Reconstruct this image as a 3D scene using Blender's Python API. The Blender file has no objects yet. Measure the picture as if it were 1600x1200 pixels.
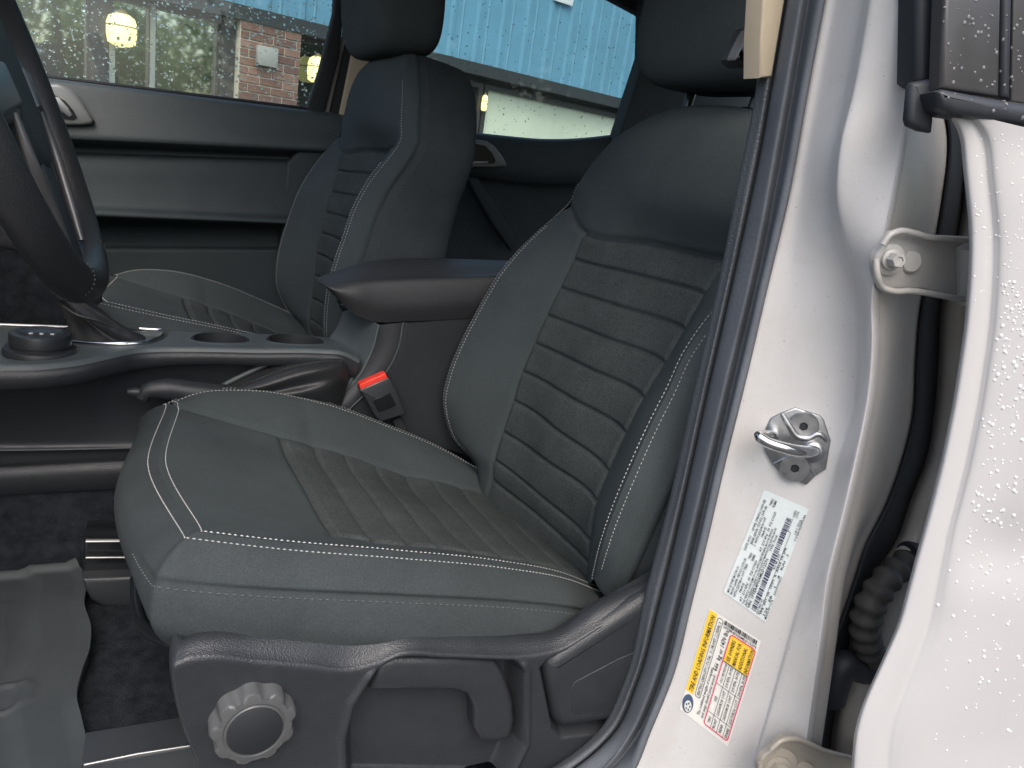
import bpy, bmesh, math, random
import numpy as np
from mathutils import Vector, Matrix

# ------------------------------------------------------------------ camera
YAW, PITCH, ROLL, FPX = math.radians(26), math.radians(16), math.radians(8.7), 1202.0
fw = Vector((math.sin(YAW)*math.cos(PITCH), math.cos(YAW)*math.cos(PITCH), -math.sin(PITCH)))
r0 = fw.cross(Vector((0, 0, 1))).normalized(); u0 = r0.cross(fw)
rt = math.cos(ROLL)*r0 + math.sin(ROLL)*u0
up = -math.sin(ROLL)*r0 + math.cos(ROLL)*u0
scene = bpy.context.scene
cam = bpy.data.cameras.new('camera'); camo = bpy.data.objects.new('camera', cam)
scene.collection.objects.link(camo); scene.camera = camo
M3 = Matrix((rt, up, -fw)).transposed()
camo.matrix_world = M3.to_4x4()
cam.sensor_width = 36; cam.lens = 36*FPX/1600; cam.clip_start = .02; cam.clip_end = 500

# ------------------------------------------------------------------ light
world = bpy.data.worlds.new('World'); scene.world = world; world.use_nodes = True
SUN_EL, SUN_AZ = math.radians(52), math.radians(200)     # azimuth measured from +y towards +x
wn = world.node_tree
bg = wn.nodes['Background']
sky = wn.nodes.new('ShaderNodeTexSky'); sky.sky_type = 'NISHITA'; sky.sun_disc = False
sky.sun_elevation = SUN_EL; sky.sun_rotation = SUN_AZ; sky.air_density = 1.0; sky.dust_density = 4.0; sky.ozone_density = 1.0
wn.links.new(sky.outputs[0], bg.inputs[0]); bg.inputs[1].default_value = .15
sl = bpy.data.lights.new('sun', 'SUN'); sl.energy = 0.9; sl.angle = math.radians(60); sl.color = (1, .975, .95)
so = bpy.data.objects.new('sun', sl); scene.collection.objects.link(so)
sd = Vector((math.sin(SUN_AZ)*math.cos(SUN_EL), math.cos(SUN_AZ)*math.cos(SUN_EL), math.sin(SUN_EL)))
so.rotation_euler = sd.to_track_quat('Z', 'Y').to_euler()
vs = scene.view_settings
vs.view_transform = 'Standard'; vs.look = 'None'; vs.gamma = 1; vs.exposure = 0.9
scene.render.engine = 'CYCLES'
scene.cycles.max_bounces = 6; scene.cycles.transparent_max_bounces = 8

GZ = -1.45                                              # the ground below the eye
random.seed(4)
rng = np.random.default_rng(7)
C = scene.collection

# ------------------------------------------------------------------ helpers
def ray(px, py):
    return fw + rt*((px-800)/FPX) - up*((py-600)/FPX)
def P(px, py, y):
    d = ray(px, py); return d*(y/d.y)
def Pz(px, py, z):
    d = ray(px, py); return d*(z/d.z)
def Px(px, py, x):
    d = ray(px, py); return d*(x/d.x)
def lerp(a, b, t): return a+(b-a)*t
def sstep(a, b, x):
    t = np.clip((x-a)/(b-a), 0, 1); return t*t*(3-2*t)
def spl(knots, vals, t):
    """cubic Hermite through vals at knots (numpy), t array"""
    k = np.asarray(knots, float); v = np.asarray(vals, float)
    if v.ndim == 1: v = v[:, None]; flat = True
    else: flat = False
    n = len(k); m = np.zeros_like(v)
    for i in range(n):
        if i == 0: m[i] = (v[1]-v[0])/(k[1]-k[0])
        elif i == n-1: m[i] = (v[-1]-v[-2])/(k[-1]-k[-2])
        else:
            h0, h1 = k[i]-k[i-1], k[i+1]-k[i]
            m[i] = ((v[i]-v[i-1])/h0*h1+(v[i+1]-v[i])/h1*h0)/(h0+h1)
    t = np.atleast_1d(np.asarray(t, float))
    i = np.clip(np.searchsorted(k, t, side='right')-1, 0, n-2)
    h = (k[i+1]-k[i]); s = np.clip((t-k[i])/h, -.5, 1.5)[:, None]; h = h[:, None]
    o = (2*s**3-3*s**2+1)*v[i]+(s**3-2*s**2+s)*h*m[i]+(-2*s**3+3*s**2)*v[i+1]+(s**3-s**2)*h*m[i+1]
    return o[:, 0] if flat else o
def curve(pts, n, closed=False):
    """resampled smooth curve through points (arc length)"""
    p = np.array([tuple(q) for q in pts], float)
    if closed: p = np.vstack([p[-2:], p, p[:3]])
    d = np.concatenate([[0], np.cumsum(np.maximum(1e-6, np.linalg.norm(np.diff(p, axis=0), axis=1)))])
    if closed:
        a, b = d[2], d[-3]
        return spl(d, p, np.linspace(a, b, n, endpoint=False))
    f = spl(d, p, np.linspace(0, d[-1], n*6))
    e = np.concatenate([[0], np.cumsum(np.linalg.norm(np.diff(f, axis=0), axis=1))])
    s = np.linspace(0, e[-1], n)
    return np.stack([np.interp(s, e, f[:, j]) for j in range(3)], 1)

def link(name, me, mat=None, parent=None, smooth=True):
    o = bpy.data.objects.new(name, me); C.objects.link(o)
    if mat: me.materials.append(mat)
    if smooth and len(me.polygons):
        me.polygons.foreach_set('use_smooth', [True]*len(me.polygons))
    if parent:
        o.parent = parent
        o.matrix_parent_inverse = Matrix.Translation(-parent.location) if parent.type == 'EMPTY' else Matrix()
        if parent.type != 'EMPTY': o.matrix_parent_inverse = parent.matrix_basis.inverted()
    return o
def from_pd(name, verts, faces, mat=None, parent=None, smooth=True):
    me = bpy.data.meshes.new(name)
    me.from_pydata([tuple(map(float, v)) for v in verts], [], [tuple(map(int, f)) for f in faces]); me.update()
    return link(name, me, mat, parent, smooth)
def empty(name, loc, label, cat, group=None):
    o = bpy.data.objects.new(name, None); C.objects.link(o); o.location = loc
    o.empty_display_size = .05
    tag(o, label, cat, group); return o
def tag(o, label=None, cat=None, group=None, kind=None):
    if label: o['label'] = label
    if cat: o['category'] = cat
    if group: o['group'] = group
    if kind: o['kind'] = kind
    return o
def fix_normals(me):
    bm = bmesh.new(); bm.from_mesh(me); bmesh.ops.recalc_face_normals(bm, faces=bm.faces); bm.to_mesh(me); bm.free()
def gridfaces(nr, nc, cr=False, cc=False):
    f = []
    for i in range(nr if cr else nr-1):
        for j in range(nc if cc else nc-1):
            a, b = i, (i+1) % nr; c, d = j, (j+1) % nc
            f.append((a*nc+c, a*nc+d, b*nc+d, b*nc+c))
    return f
def grid(name, G, mat, parent=None, cr=False, cc=False, smooth=True, flip=False):
    G = np.asarray(G, float); nr, nc = G.shape[:2]
    f = gridfaces(nr, nc, cr, cc)
    if flip: f = [q[::-1] for q in f]
    return from_pd(name, G.reshape(-1, 3), f, mat, parent, smooth)
def loft(name, curves, mat, parent=None, n=40, m=None, cc=False, smooth=True, flip=False, across='spline'):
    """curves: list of point lists; each resampled to n, then m rows across"""
    R = np.array([curve(c, n) for c in curves])
    k = len(R)
    if m is None or k < 3 or across == 'line':
        G = R if m is None else spl_lin(R, m)
    else:
        G = np.stack([spl(np.arange(k), R[:, j], np.linspace(0, k-1, m)) for j in range(n)], 1)
    return grid(name, G, mat, parent, smooth=smooth, flip=flip)
def spl_lin(R, m):
    k = len(R); t = np.linspace(0, k-1, m); i = np.minimum(t.astype(int), k-2); f = (t-i)[:, None, None]
    return R[i]*(1-f)+R[i+1]*f
def poly_area2(p):
    x, y = p[:, 0], p[:, 1]; return .5*np.sum(x*np.roll(y, -1)-np.roll(x, -1)*y)
def inset2(p, d):
    """inset closed 2-D polygon (ccw) by d along averaged normals"""
    e1 = p-np.roll(p, 1, 0); e2 = np.roll(p, -1, 0)-p
    n1 = np.stack([-e1[:, 1], e1[:, 0]], 1); n1 /= np.maximum(1e-9, np.linalg.norm(n1, axis=1))[:, None]
    n2 = np.stack([-e2[:, 1], e2[:, 0]], 1); n2 /= np.maximum(1e-9, np.linalg.norm(n2, axis=1))[:, None]
    b = n1+n2; l = np.linalg.norm(b, axis=1); b /= np.maximum(.35, l)[:, None]
    c = np.maximum(.5, np.sum(b*n1, 1)/np.maximum(1e-6, np.linalg.norm(b, axis=1)))
    return p+b*(d/c)[:, None]
def plate(name, pts, depth, bevel, mat, parent=None, steps=3, roundn=0, smooth=True, toward=None):
    """closed 3-D outline on a plane, extruded `depth` away from the viewer, front edge rounded by `bevel`"""
    p = np.array([tuple(q) for q in pts], float)
    if roundn: p = curve(pts, roundn, closed=True)
    c = p.mean(0)
    u, s, vt = np.linalg.svd(p-c); n = vt[2]
    view = np.array(toward) if toward is not None else -c
    if n @ view < 0: n = -n
    ex = vt[0]; ey = np.cross(n, ex)
    q = np.stack([(p-c)@ex, (p-c)@ey], 1)
    if poly_area2(q) < 0: q = q[::-1]
    rings = [(0, depth)]
    for k in range(steps+1):
        a = (math.pi/2)*k/steps
        rings.append((bevel*(1-math.cos(a)), bevel*(1-math.sin(a))))
    if bevel <= 0: rings = [(0, depth), (0, 0)]
    V, F = [], []; m = len(q)
    for (ins, dep) in rings:
        w = inset2(q, ins) if ins > 0 else q
        for a in w: V.append(c+ex*a[0]+ey*a[1]-n*dep)
    for k in range(len(rings)-1):
        for j in range(m):
            F.append((k*m+j, k*m+(j+1) % m, (k+1)*m+(j+1) % m, (k+1)*m+j))
    F.append([(len(rings)-1)*m+j for j in range(m)])
    F.append([j for j in range(m)][::-1])
    o = from_pd(name, V, F, mat, parent, smooth)
    if smooth: sharp(o, 50)
    return o
def sharp(o, ang):
    me = o.data
    me.polygons.foreach_set('use_smooth', [True]*len(me.polygons))
    try: me.set_sharp_from_angle(angle=math.radians(ang))
    except Exception: pass
def tube(name, pts, r, mat, parent=None, seg=10, n=None, caps=True, sx=1.0):
    p = curve(pts, n) if n else np.array([tuple(q) for q in pts], float)
    N = len(p); r = np.interp(np.linspace(0, 1, N), np.linspace(0, 1, len(r)), r) if hasattr(r, '__len__') else np.full(N, r)
    T = np.gradient(p, axis=0); T /= np.linalg.norm(T, axis=1)[:, None]
    ref = np.array([0, 0, 1.]) if abs(T[0][2]) < .9 else np.array([0, 1., 0])
    a = np.cross(T[0], ref); a /= np.linalg.norm(a); V = []
    for i in range(N):
        a = a-T[i]*(a@T[i]); a /= np.linalg.norm(a); b = np.cross(T[i], a)
        for k in range(seg):
            th = 2*math.pi*k/seg; V.append(p[i]+(a*math.cos(th)*sx+b*math.sin(th))*r[i])
    F = gridfaces(N, seg, cc=True)
    if caps: F += [list(range(seg))[::-1], [(N-1)*seg+k for k in range(seg)]]
    o = from_pd(name, V, F, mat, parent); sharp(o, 60); return o
def lathe(name, prof, o0, axis, mat, parent=None, seg=32, mod=None, cap=True):
    """prof: (radius, height along axis)"""
    ax = Vector(axis).normalized(); ref = Vector((0, 0, 1)) if abs(ax.z) < .9 else Vector((1, 0, 0))
    ex = ref.cross(ax).normalized(); ey = ax.cross(ex); V = []
    for (r, h) in prof:
        for k in range(seg):
            th = 2*math.pi*k/seg; rr = r*(mod(th, h) if mod else 1)
            V.append(Vector(o0)+ax*h+(ex*math.cos(th)+ey*math.sin(th))*rr)
    F = gridfaces(len(prof), seg, cc=True)
    if cap: F += [[k for k in range(seg)][::-1], [(len(prof)-1)*seg+k for k in range(seg)]]
    o = from_pd(name, V, F, mat, parent); sharp(o, 40); return o
def box(name, c, s, mat, parent=None, rot=None, bevel=0.0, seg=2):
    bm = bmesh.new(); bmesh.ops.create_cube(bm, size=1)
    bmesh.ops.scale(bm, vec=Vector(s), verts=bm.verts)
    if bevel: bmesh.ops.bevel(bm, geom=bm.edges[:], offset=bevel, segments=seg, profile=.5, affect='EDGES')
    mtx = Matrix.Translation(Vector(c)) @ (rot.to_4x4() if rot else Matrix())
    bmesh.ops.transform(bm, matrix=mtx, verts=bm.verts)
    me = bpy.data.meshes.new(name); bm.to_mesh(me); bm.free()
    o = link(name, me, mat, parent)
    if bevel: sharp(o, 40)
    else: me.polygons.foreach_set('use_smooth', [False]*len(me.polygons))
    return o
def stitches(name, paths, mat, parent, pitch=.0048, ln=.0034, r=.00055):
    """paths: list of (points, lift vectors); one mesh of thread dashes"""
    V, F = [], []
    for pts, nrm in paths:
        p = np.asarray(pts, float); nr = np.asarray(nrm, float)
        if nr.ndim == 1: nr = np.tile(nr, (len(p), 1))
        d = np.concatenate([[0], np.cumsum(np.linalg.norm(np.diff(p, axis=0), axis=1))])
        s = pitch/2
        while s+ln < d[-1]:
            j = random.uniform(-.00025, .00025)
            a = np.array([np.interp(s+j, d, p[:, k]) for k in range(3)]); b = np.array([np.interp(s+ln+j, d, p[:, k]) for k in range(3)])
            n = np.array([np.interp(s+ln/2, d, nr[:, k]) for k in range(3)]); n /= max(1e-9, np.linalg.norm(n))
            t = (b-a)/max(1e-9, np.linalg.norm(b-a)); w = np.cross(t, n); w /= max(1e-9, np.linalg.norm(w))
            m = (a+b)/2; i = len(V)
            V += [a-n*r*.6, m+w*r, m+n*r*1.3, m-w*r, b-n*r*.6]
            F += [(i, i+1, i+2), (i, i+2, i+3), (i+4, i+2, i+1), (i+4, i+3, i+2)]
            s += pitch
    o = from_pd(name, V, F, mat, parent, smooth=False); o['kind'] = 'stuff'; return o
def normals_of(G):
    G = np.asarray(G); a = np.gradient(G, axis=0); b = np.gradient(G, axis=1); n = np.cross(a, b)
    return n/np.maximum(1e-12, np.linalg.norm(n, axis=2))[..., None]
def sdist(poly, X, Z):
    """signed distance (inside positive) of points to 2-D polygon"""
    poly = np.asarray(poly, float); d = np.full(X.shape, 1e9); ins = np.zeros(X.shape, bool)
    for i in range(len(poly)):
        a, b = poly[i-1], poly[i]
        e = b-a; L = e@e+1e-12
        t = np.clip(((X-a[0])*e[0]+(Z-a[1])*e[1])/L, 0, 1)
        d = np.minimum(d, np.hypot(X-a[0]-t*e[0], Z-a[1]-t*e[1]))
        c = ((a[1] > Z) != (b[1] > Z)) & (X < (b[0]-a[0])*(Z-a[1])/(b[1]-a[1]+1e-12)+a[0])
        ins ^= c
    return np.where(ins, d, -d)

# ------------------------------------------------------------------ materials
def srgb(r, g, b):
    f = lambda c: (c/255/12.92 if c/255 <= .04045 else ((c/255+.055)/1.055)**2.4)
    return (f(r), f(g), f(b))
def mat(name, col, rough=.6, metal=0, spec=.5, coat=0, var=.0, vscale=30, bump=None, emit=None, es=1, sheen=0, trans=0, ior=1.45, rvar=0, fine=0, fscale=650):
    m = bpy.data.materials.new(name); m.use_nodes = True; nt = m.node_tree; b = nt.nodes['Principled BSDF']
    b.inputs['Base Color'].default_value = (*col, 1); b.inputs['Roughness'].default_value = rough
    b.inputs['Metallic'].default_value = metal; b.inputs['Specular IOR Level'].default_value = spec
    b.inputs['Coat Weight'].default_value = coat; b.inputs['Coat Roughness'].default_value = .06
    b.inputs['Sheen Weight'].default_value = sheen; b.inputs['Transmission Weight'].default_value = trans; b.inputs['IOR'].default_value = ior
    if sheen: b.inputs['Sheen Roughness'].default_value = .6
    if emit: b.inputs['Emission Color'].default_value = (*emit, 1); b.inputs['Emission Strength'].default_value = es
    tc = nt.nodes.new('ShaderNodeTexCoord')
    if var or rvar:
        nz = nt.nodes.new('ShaderNodeTexNoise'); nz.inputs['Scale'].default_value = vscale; nz.inputs['Detail'].default_value = 6
        nz.inputs['Roughness'].default_value = .65
        nt.links.new(tc.outputs['Object'], nz.inputs['Vector'])
    if var:
        mx = nt.nodes.new('ShaderNodeMix'); mx.data_type = 'RGBA'; mx.blend_type = 'MULTIPLY'; mx.inputs['Factor'].default_value = 1
        mr = nt.nodes.new('ShaderNodeMapRange'); mr.inputs['From Min'].default_value = .3; mr.inputs['From Max'].default_value = .7
        mr.inputs['To Min'].default_value = 1-var; mr.inputs['To Max'].default_value = 1+var
        nt.links.new(nz.outputs['Fac'], mr.inputs['Value'])
        mx.inputs[6].default_value = (*col, 1); nt.links.new(mr.outputs[0], mx.inputs[7]); nt.links.new(mx.outputs[2], b.inputs['Base Color'])
        if fine:                                            # heathered yarn speckle
            n3 = nt.nodes.new('ShaderNodeTexNoise'); n3.inputs['Scale'].default_value = fscale; n3.inputs['Detail'].default_value = 1
            nt.links.new(tc.outputs['Object'], n3.inputs['Vector'])
            r3 = nt.nodes.new('ShaderNodeMapRange'); r3.inputs['From Min'].default_value = .3; r3.inputs['From Max'].default_value = .7
            r3.inputs['To Min'].default_value = 1-fine; r3.inputs['To Max'].default_value = 1+fine
            x3 = nt.nodes.new('ShaderNodeMix'); x3.data_type = 'RGBA'; x3.blend_type = 'MULTIPLY'; x3.inputs['Factor'].default_value = 1
            nt.links.new(n3.outputs['Fac'], r3.inputs['Value']); nt.links.new(mx.outputs[2], x3.inputs[6]); nt.links.new(r3.outputs[0], x3.inputs[7])
            nt.links.new(x3.outputs[2], b.inputs['Base Color'])
    if rvar:
        m2 = nt.nodes.new('ShaderNodeMapRange'); m2.inputs['From Min'].default_value = .3; m2.inputs['From Max'].default_value = .7
        m2.inputs['To Min'].default_value = max(0, rough-rvar); m2.inputs['To Max'].default_value = rough+rvar
        nt.links.new(nz.outputs['Fac'], m2.inputs['Value']); nt.links.new(m2.outputs[0], b.inputs['Roughness'])
    if bump:
        prev = None
        for (kind, sc, dist) in bump:
            bp = nt.nodes.new('ShaderNodeBump'); bp.inputs['Strength'].default_value = 1; bp.inputs['Distance'].default_value = dist
            if kind == 'noise':
                t = nt.nodes.new('ShaderNodeTexNoise'); t.inputs['Scale'].default_value = sc; t.inputs['Detail'].default_value = 3; out = t.outputs['Fac']
            elif kind == 'voronoi':
                t = nt.nodes.new('ShaderNodeTexVoronoi'); t.inputs['Scale'].default_value = sc; out = t.outputs['Distance']
            elif kind == 'weave':
                t = nt.nodes.new('ShaderNodeTexVoronoi'); t.inputs['Scale'].default_value = sc; t.inputs['Randomness'].default_value = .15; out = t.outputs['Distance']
            nt.links.new(tc.outputs['Object'], t.inputs['Vector']); nt.links.new(out, bp.inputs['Height'])
            if prev: nt.links.new(prev.outputs[0], bp.inputs['Normal'])
            prev = bp
        nt.links.new(prev.outputs[0], b.inputs['Normal'])
    return m
FAB = (.060, .072, .0745)
m_fab = mat('seat fabric', FAB, 1, spec=.1, fine=.16, fscale=900, var=.10, vscale=9, bump=[('noise', 9, .0018), ('noise', 1500, .0006)])
m_fab_side = mat('side fabric', (.053, .0615, .064), 1, spec=.1, fine=.14, fscale=800, var=.12, vscale=12, bump=[('noise', 12, .0028), ('noise', 1200, .0008)])
m_ins = mat('insert fabric', (.064, .074, .073), 1, spec=.1, fine=.26, fscale=520, var=.14, vscale=24, bump=[('noise', 900, .0016)])
m_seam = mat('seam piping', (.03, .034, .036), .8)
m_thread = mat('pale thread', (.55, .56, .54), .7)
m_thread_d = mat('dark thread', (.10, .11, .11), .8)
m_grain = mat('grained plastic', (.028, .031, .035), .34, spec=.5, var=.08, vscale=60, rvar=.06, bump=[('voronoi', 700, .00025)])
m_smooth = mat('smooth dark plastic', (.030, .034, .038), .38, spec=.5, rvar=.08, vscale=25, bump=[('noise', 900, .0001)])
m_soft = mat('soft door plastic', (.035, .046, .050), .62, spec=.4, var=.1, vscale=15, bump=[('voronoi', 700, .0004)])
m_leather = mat('black leather', (.026, .028, .030), .40, spec=.5, bump=[('voronoi', 700, .0002), ('noise', 20, .0012)])
m_gloss = mat('gloss black', (.012, .014, .016), .16, spec=.5)
m_black = mat('matt black', (.015, .018, .021), .7)
m_carpet = mat('carpet', (.024, .028, .034), 1, spec=.1, var=.45, vscale=60, bump=[('noise', 700, .003)])
m_rubmat = mat('rubber mat', (.044, .051, .055), .55, spec=.4, var=.15, vscale=8, rvar=.1, bump=[('noise', 500, .0003)])
m_chrome = mat('chrome', (.62, .62, .62), .16, metal=1)
m_satin = mat('satin silver', (.36, .36, .355), .36, metal=.85)
m_steel = mat('zinc steel', (.36, .37, .38), .34, metal=1, var=.12, vscale=80, rvar=.1)
m_red = mat('red button', (.85, .055, .035), .35)
m_beige = mat('beige trim', (.47, .40, .29), .7, var=.04, vscale=60, bump=[('noise', 900, .0002)])
m_trim = mat('pillar trim', (.095, .105, .116), .65, spec=.45, var=.06, vscale=40, bump=[('voronoi', 560, .0006)])
m_seal = mat('door seal rubber', (.118, .130, .146), .75, spec=.25, var=.10, vscale=22, bump=[('noise', 300, .0004)])
m_gapseal = mat('gap rubber', (.020, .024, .030), .55)
m_headrest = m_fab

def paint_mat(name, dirt=0.0, col=(.54, .535, .53)):
    m = mat(name, col, .32, spec=.5, coat=.15, bump=[('noise', 5, .002), ('noise', 260, .00012)])
    nt = m.node_tree; b = nt.nodes['Principled BSDF']; tc = nt.nodes.new('ShaderNodeTexCoord')
    nz = nt.nodes.new('ShaderNodeTexNoise'); nz.inputs['Scale'].default_value = 9; nz.inputs['Detail'].default_value = 9; nz.inputs['Roughness'].default_value = .72
    nt.links.new(tc.outputs['Object'], nz.inputs['Vector'])
    cr = nt.nodes.new('ShaderNodeValToRGB'); cr.color_ramp.elements[0].position = .44-.05*dirt; cr.color_ramp.elements[1].position = .75
    cr.color_ramp.elements[0].color = (*col, 1); d = (.36, .31, .24)
    k = .25+.6*dirt
    cr.color_ramp.elements[1].color = (*[col[i]*(1-k)+d[i]*k for i in range(3)], 1)
    nt.links.new(nz.outputs['Fac'], cr.inputs[0])
    # fine dark specks of road grit
    vz = nt.nodes.new('ShaderNodeTexNoise'); vz.inputs['Scale'].default_value = 420; vz.inputs['Detail'].default_value = 2
    nt.links.new(tc.outputs['Object'], vz.inputs['Vector'])
    c2 = nt.nodes.new('ShaderNodeValToRGB'); c2.color_ramp.elements[0].position = .70-.03*dirt; c2.color_ramp.elements[1].position = .80
    c2.color_ramp.elements[0].color = (1, 1, 1, 1); c2.color_ramp.elements[1].color = (.45, .42, .38, 1)
    nt.links.new(vz.outputs['Fac'], c2.inputs[0])
    mx = nt.nodes.new('ShaderNodeMix'); mx.data_type = 'RGBA'; mx.blend_type = 'MULTIPLY'; mx.inputs['Factor'].default_value = 1
    nt.links.new(cr.outputs[0], mx.inputs[6]); nt.links.new(c2.outputs[0], mx.inputs[7]); nt.links.new(mx.outputs[2], b.inputs['Base Color'])
    return m
m_paint = paint_mat('white paint', .1)
m_door = mat('white door paint', (.50, .492, .487), .30, coat=.2, bump=[('noise', 4, .003)])
m_paint_d = paint_mat('white paint dirty', .85, (.42, .41, .385))
m_hinge = paint_mat('hinge paint', .5, (.36, .36, .35))
def glass_mat(name, tint=(.90, .97, .95), fac=.03):
    m = bpy.data.materials.new(name); m.use_nodes = True; nt = m.node_tree; nt.nodes.clear()
    o = nt.nodes.new('ShaderNodeOutputMaterial'); t = nt.nodes.new('ShaderNodeBsdfTransparent'); t.inputs[0].default_value = (*tint, 1)
    g = nt.nodes.new('ShaderNodeBsdfGlossy'); g.inputs['Roughness'].default_value = .02
    d = nt.nodes.new('ShaderNodeBsdfDiffuse'); d.inputs[0].default_value = (.7, .75, .75, 1)
    mx = nt.nodes.new('ShaderNodeMixShader'); mx.inputs[0].default_value = fac
    m2 = nt.nodes.new('ShaderNodeMixShader'); m2.inputs[0].default_value = .05
    nt.links.new(t.outputs[0], mx.inputs[1]); nt.links.new(g.outputs[0], mx.inputs[2])
    nt.links.new(mx.outputs[0], m2.inputs[1]); nt.links.new(d.outputs[0], m2.inputs[2]); nt.links.new(m2.outputs[0], o.inputs[0]); return m
m_glass = glass_mat('side window glass')
def drop_mat(name, col, mixf, tl=.5):
    m = bpy.data.materials.new(name); m.use_nodes = True; nt = m.node_tree; nt.nodes.clear()
    o = nt.nodes.new('ShaderNodeOutputMaterial'); t = nt.nodes.new('ShaderNodeBsdfTransparent')
    p = nt.nodes.new('ShaderNodeBsdfPrincipled'); p.inputs['Base Color'].default_value = (*col, 1); p.inputs['Roughness'].default_value = .08
    l = nt.nodes.new('ShaderNodeBsdfTranslucent'); l.inputs[0].default_value = (*col, 1)
    a = nt.nodes.new('ShaderNodeMixShader'); a.inputs[0].default_value = tl; b = nt.nodes.new('ShaderNodeMixShader'); b.inputs[0].default_value = mixf
    nt.links.new(p.outputs[0], a.inputs[1]); nt.links.new(l.outputs[0], a.inputs[2])
    nt.links.new(t.outputs[0], b.inputs[1]); nt.links.new(a.outputs[0], b.inputs[2]); nt.links.new(b.outputs[0], o.inputs[0]); return m
m_drop = drop_mat('rain on paint', (.9, .9, .9), .75, .0)  # bright glints of the clear beads are put into a whitish colour
m_drop_g = drop_mat('rain on glass', (.95, 1, .98), .85, .8)
m_drop_d = drop_mat('rain on rear glass', (.12, .16, .16), .6, .5)  # dark look of the refracting beads is put into the colour
m_drop_k = drop_mat('rain on black', (.20, .20, .21), .8, .0)  # grey gleam of the clear beads is put into the colour

# ================================================================== seats
Y0 = .83
def idx_curve(px, y):
    return np.array([tuple(P(a[0], a[1], a[2] if len(a) > 2 else y)) for a in px])
def by_coord(poly, c, vals):
    """points on polyline poly (N,3) where coordinate c equals vals, with linear extrapolation"""
    o = np.argsort(poly[:, c]); p = poly[o]
    f = spl(p[:, c], p, np.clip(vals, p[0, c], p[-1, c]))
    ex = np.maximum(0, vals-p[-1, c])[:, None]*((p[-1]-p[-2])/(p[-1, c]-p[-2, c]))
    return f+ex
def panel(name, G, mask, m, parent):
    nr, nc = G.shape[:2]; idx = -np.ones(nr*nc, int); F = []
    for i in range(nr-1):
        for j in range(nc-1):
            if mask[i, j]: F.append((i*nc+j, i*nc+j+1, (i+1)*nc+j+1, (i+1)*nc+j))
    used = np.unique(np.array(F)); idx[used] = np.arange(len(used))
    return from_pd(name, G.reshape(-1, 3)[used], [[idx[k] for k in f] for f in F], m, parent)
def ribs(sv, lo, hi, amp=.0044, sig=.055):
    d = np.abs(sv-np.round(sv)); fr = sv-np.floor(sv)
    h = -amp*np.exp(-(d/sig)**2)+.0016*np.sin(np.pi*fr)**.7
    return np.where((sv > lo-.1) & (sv < hi), h, 0)

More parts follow.
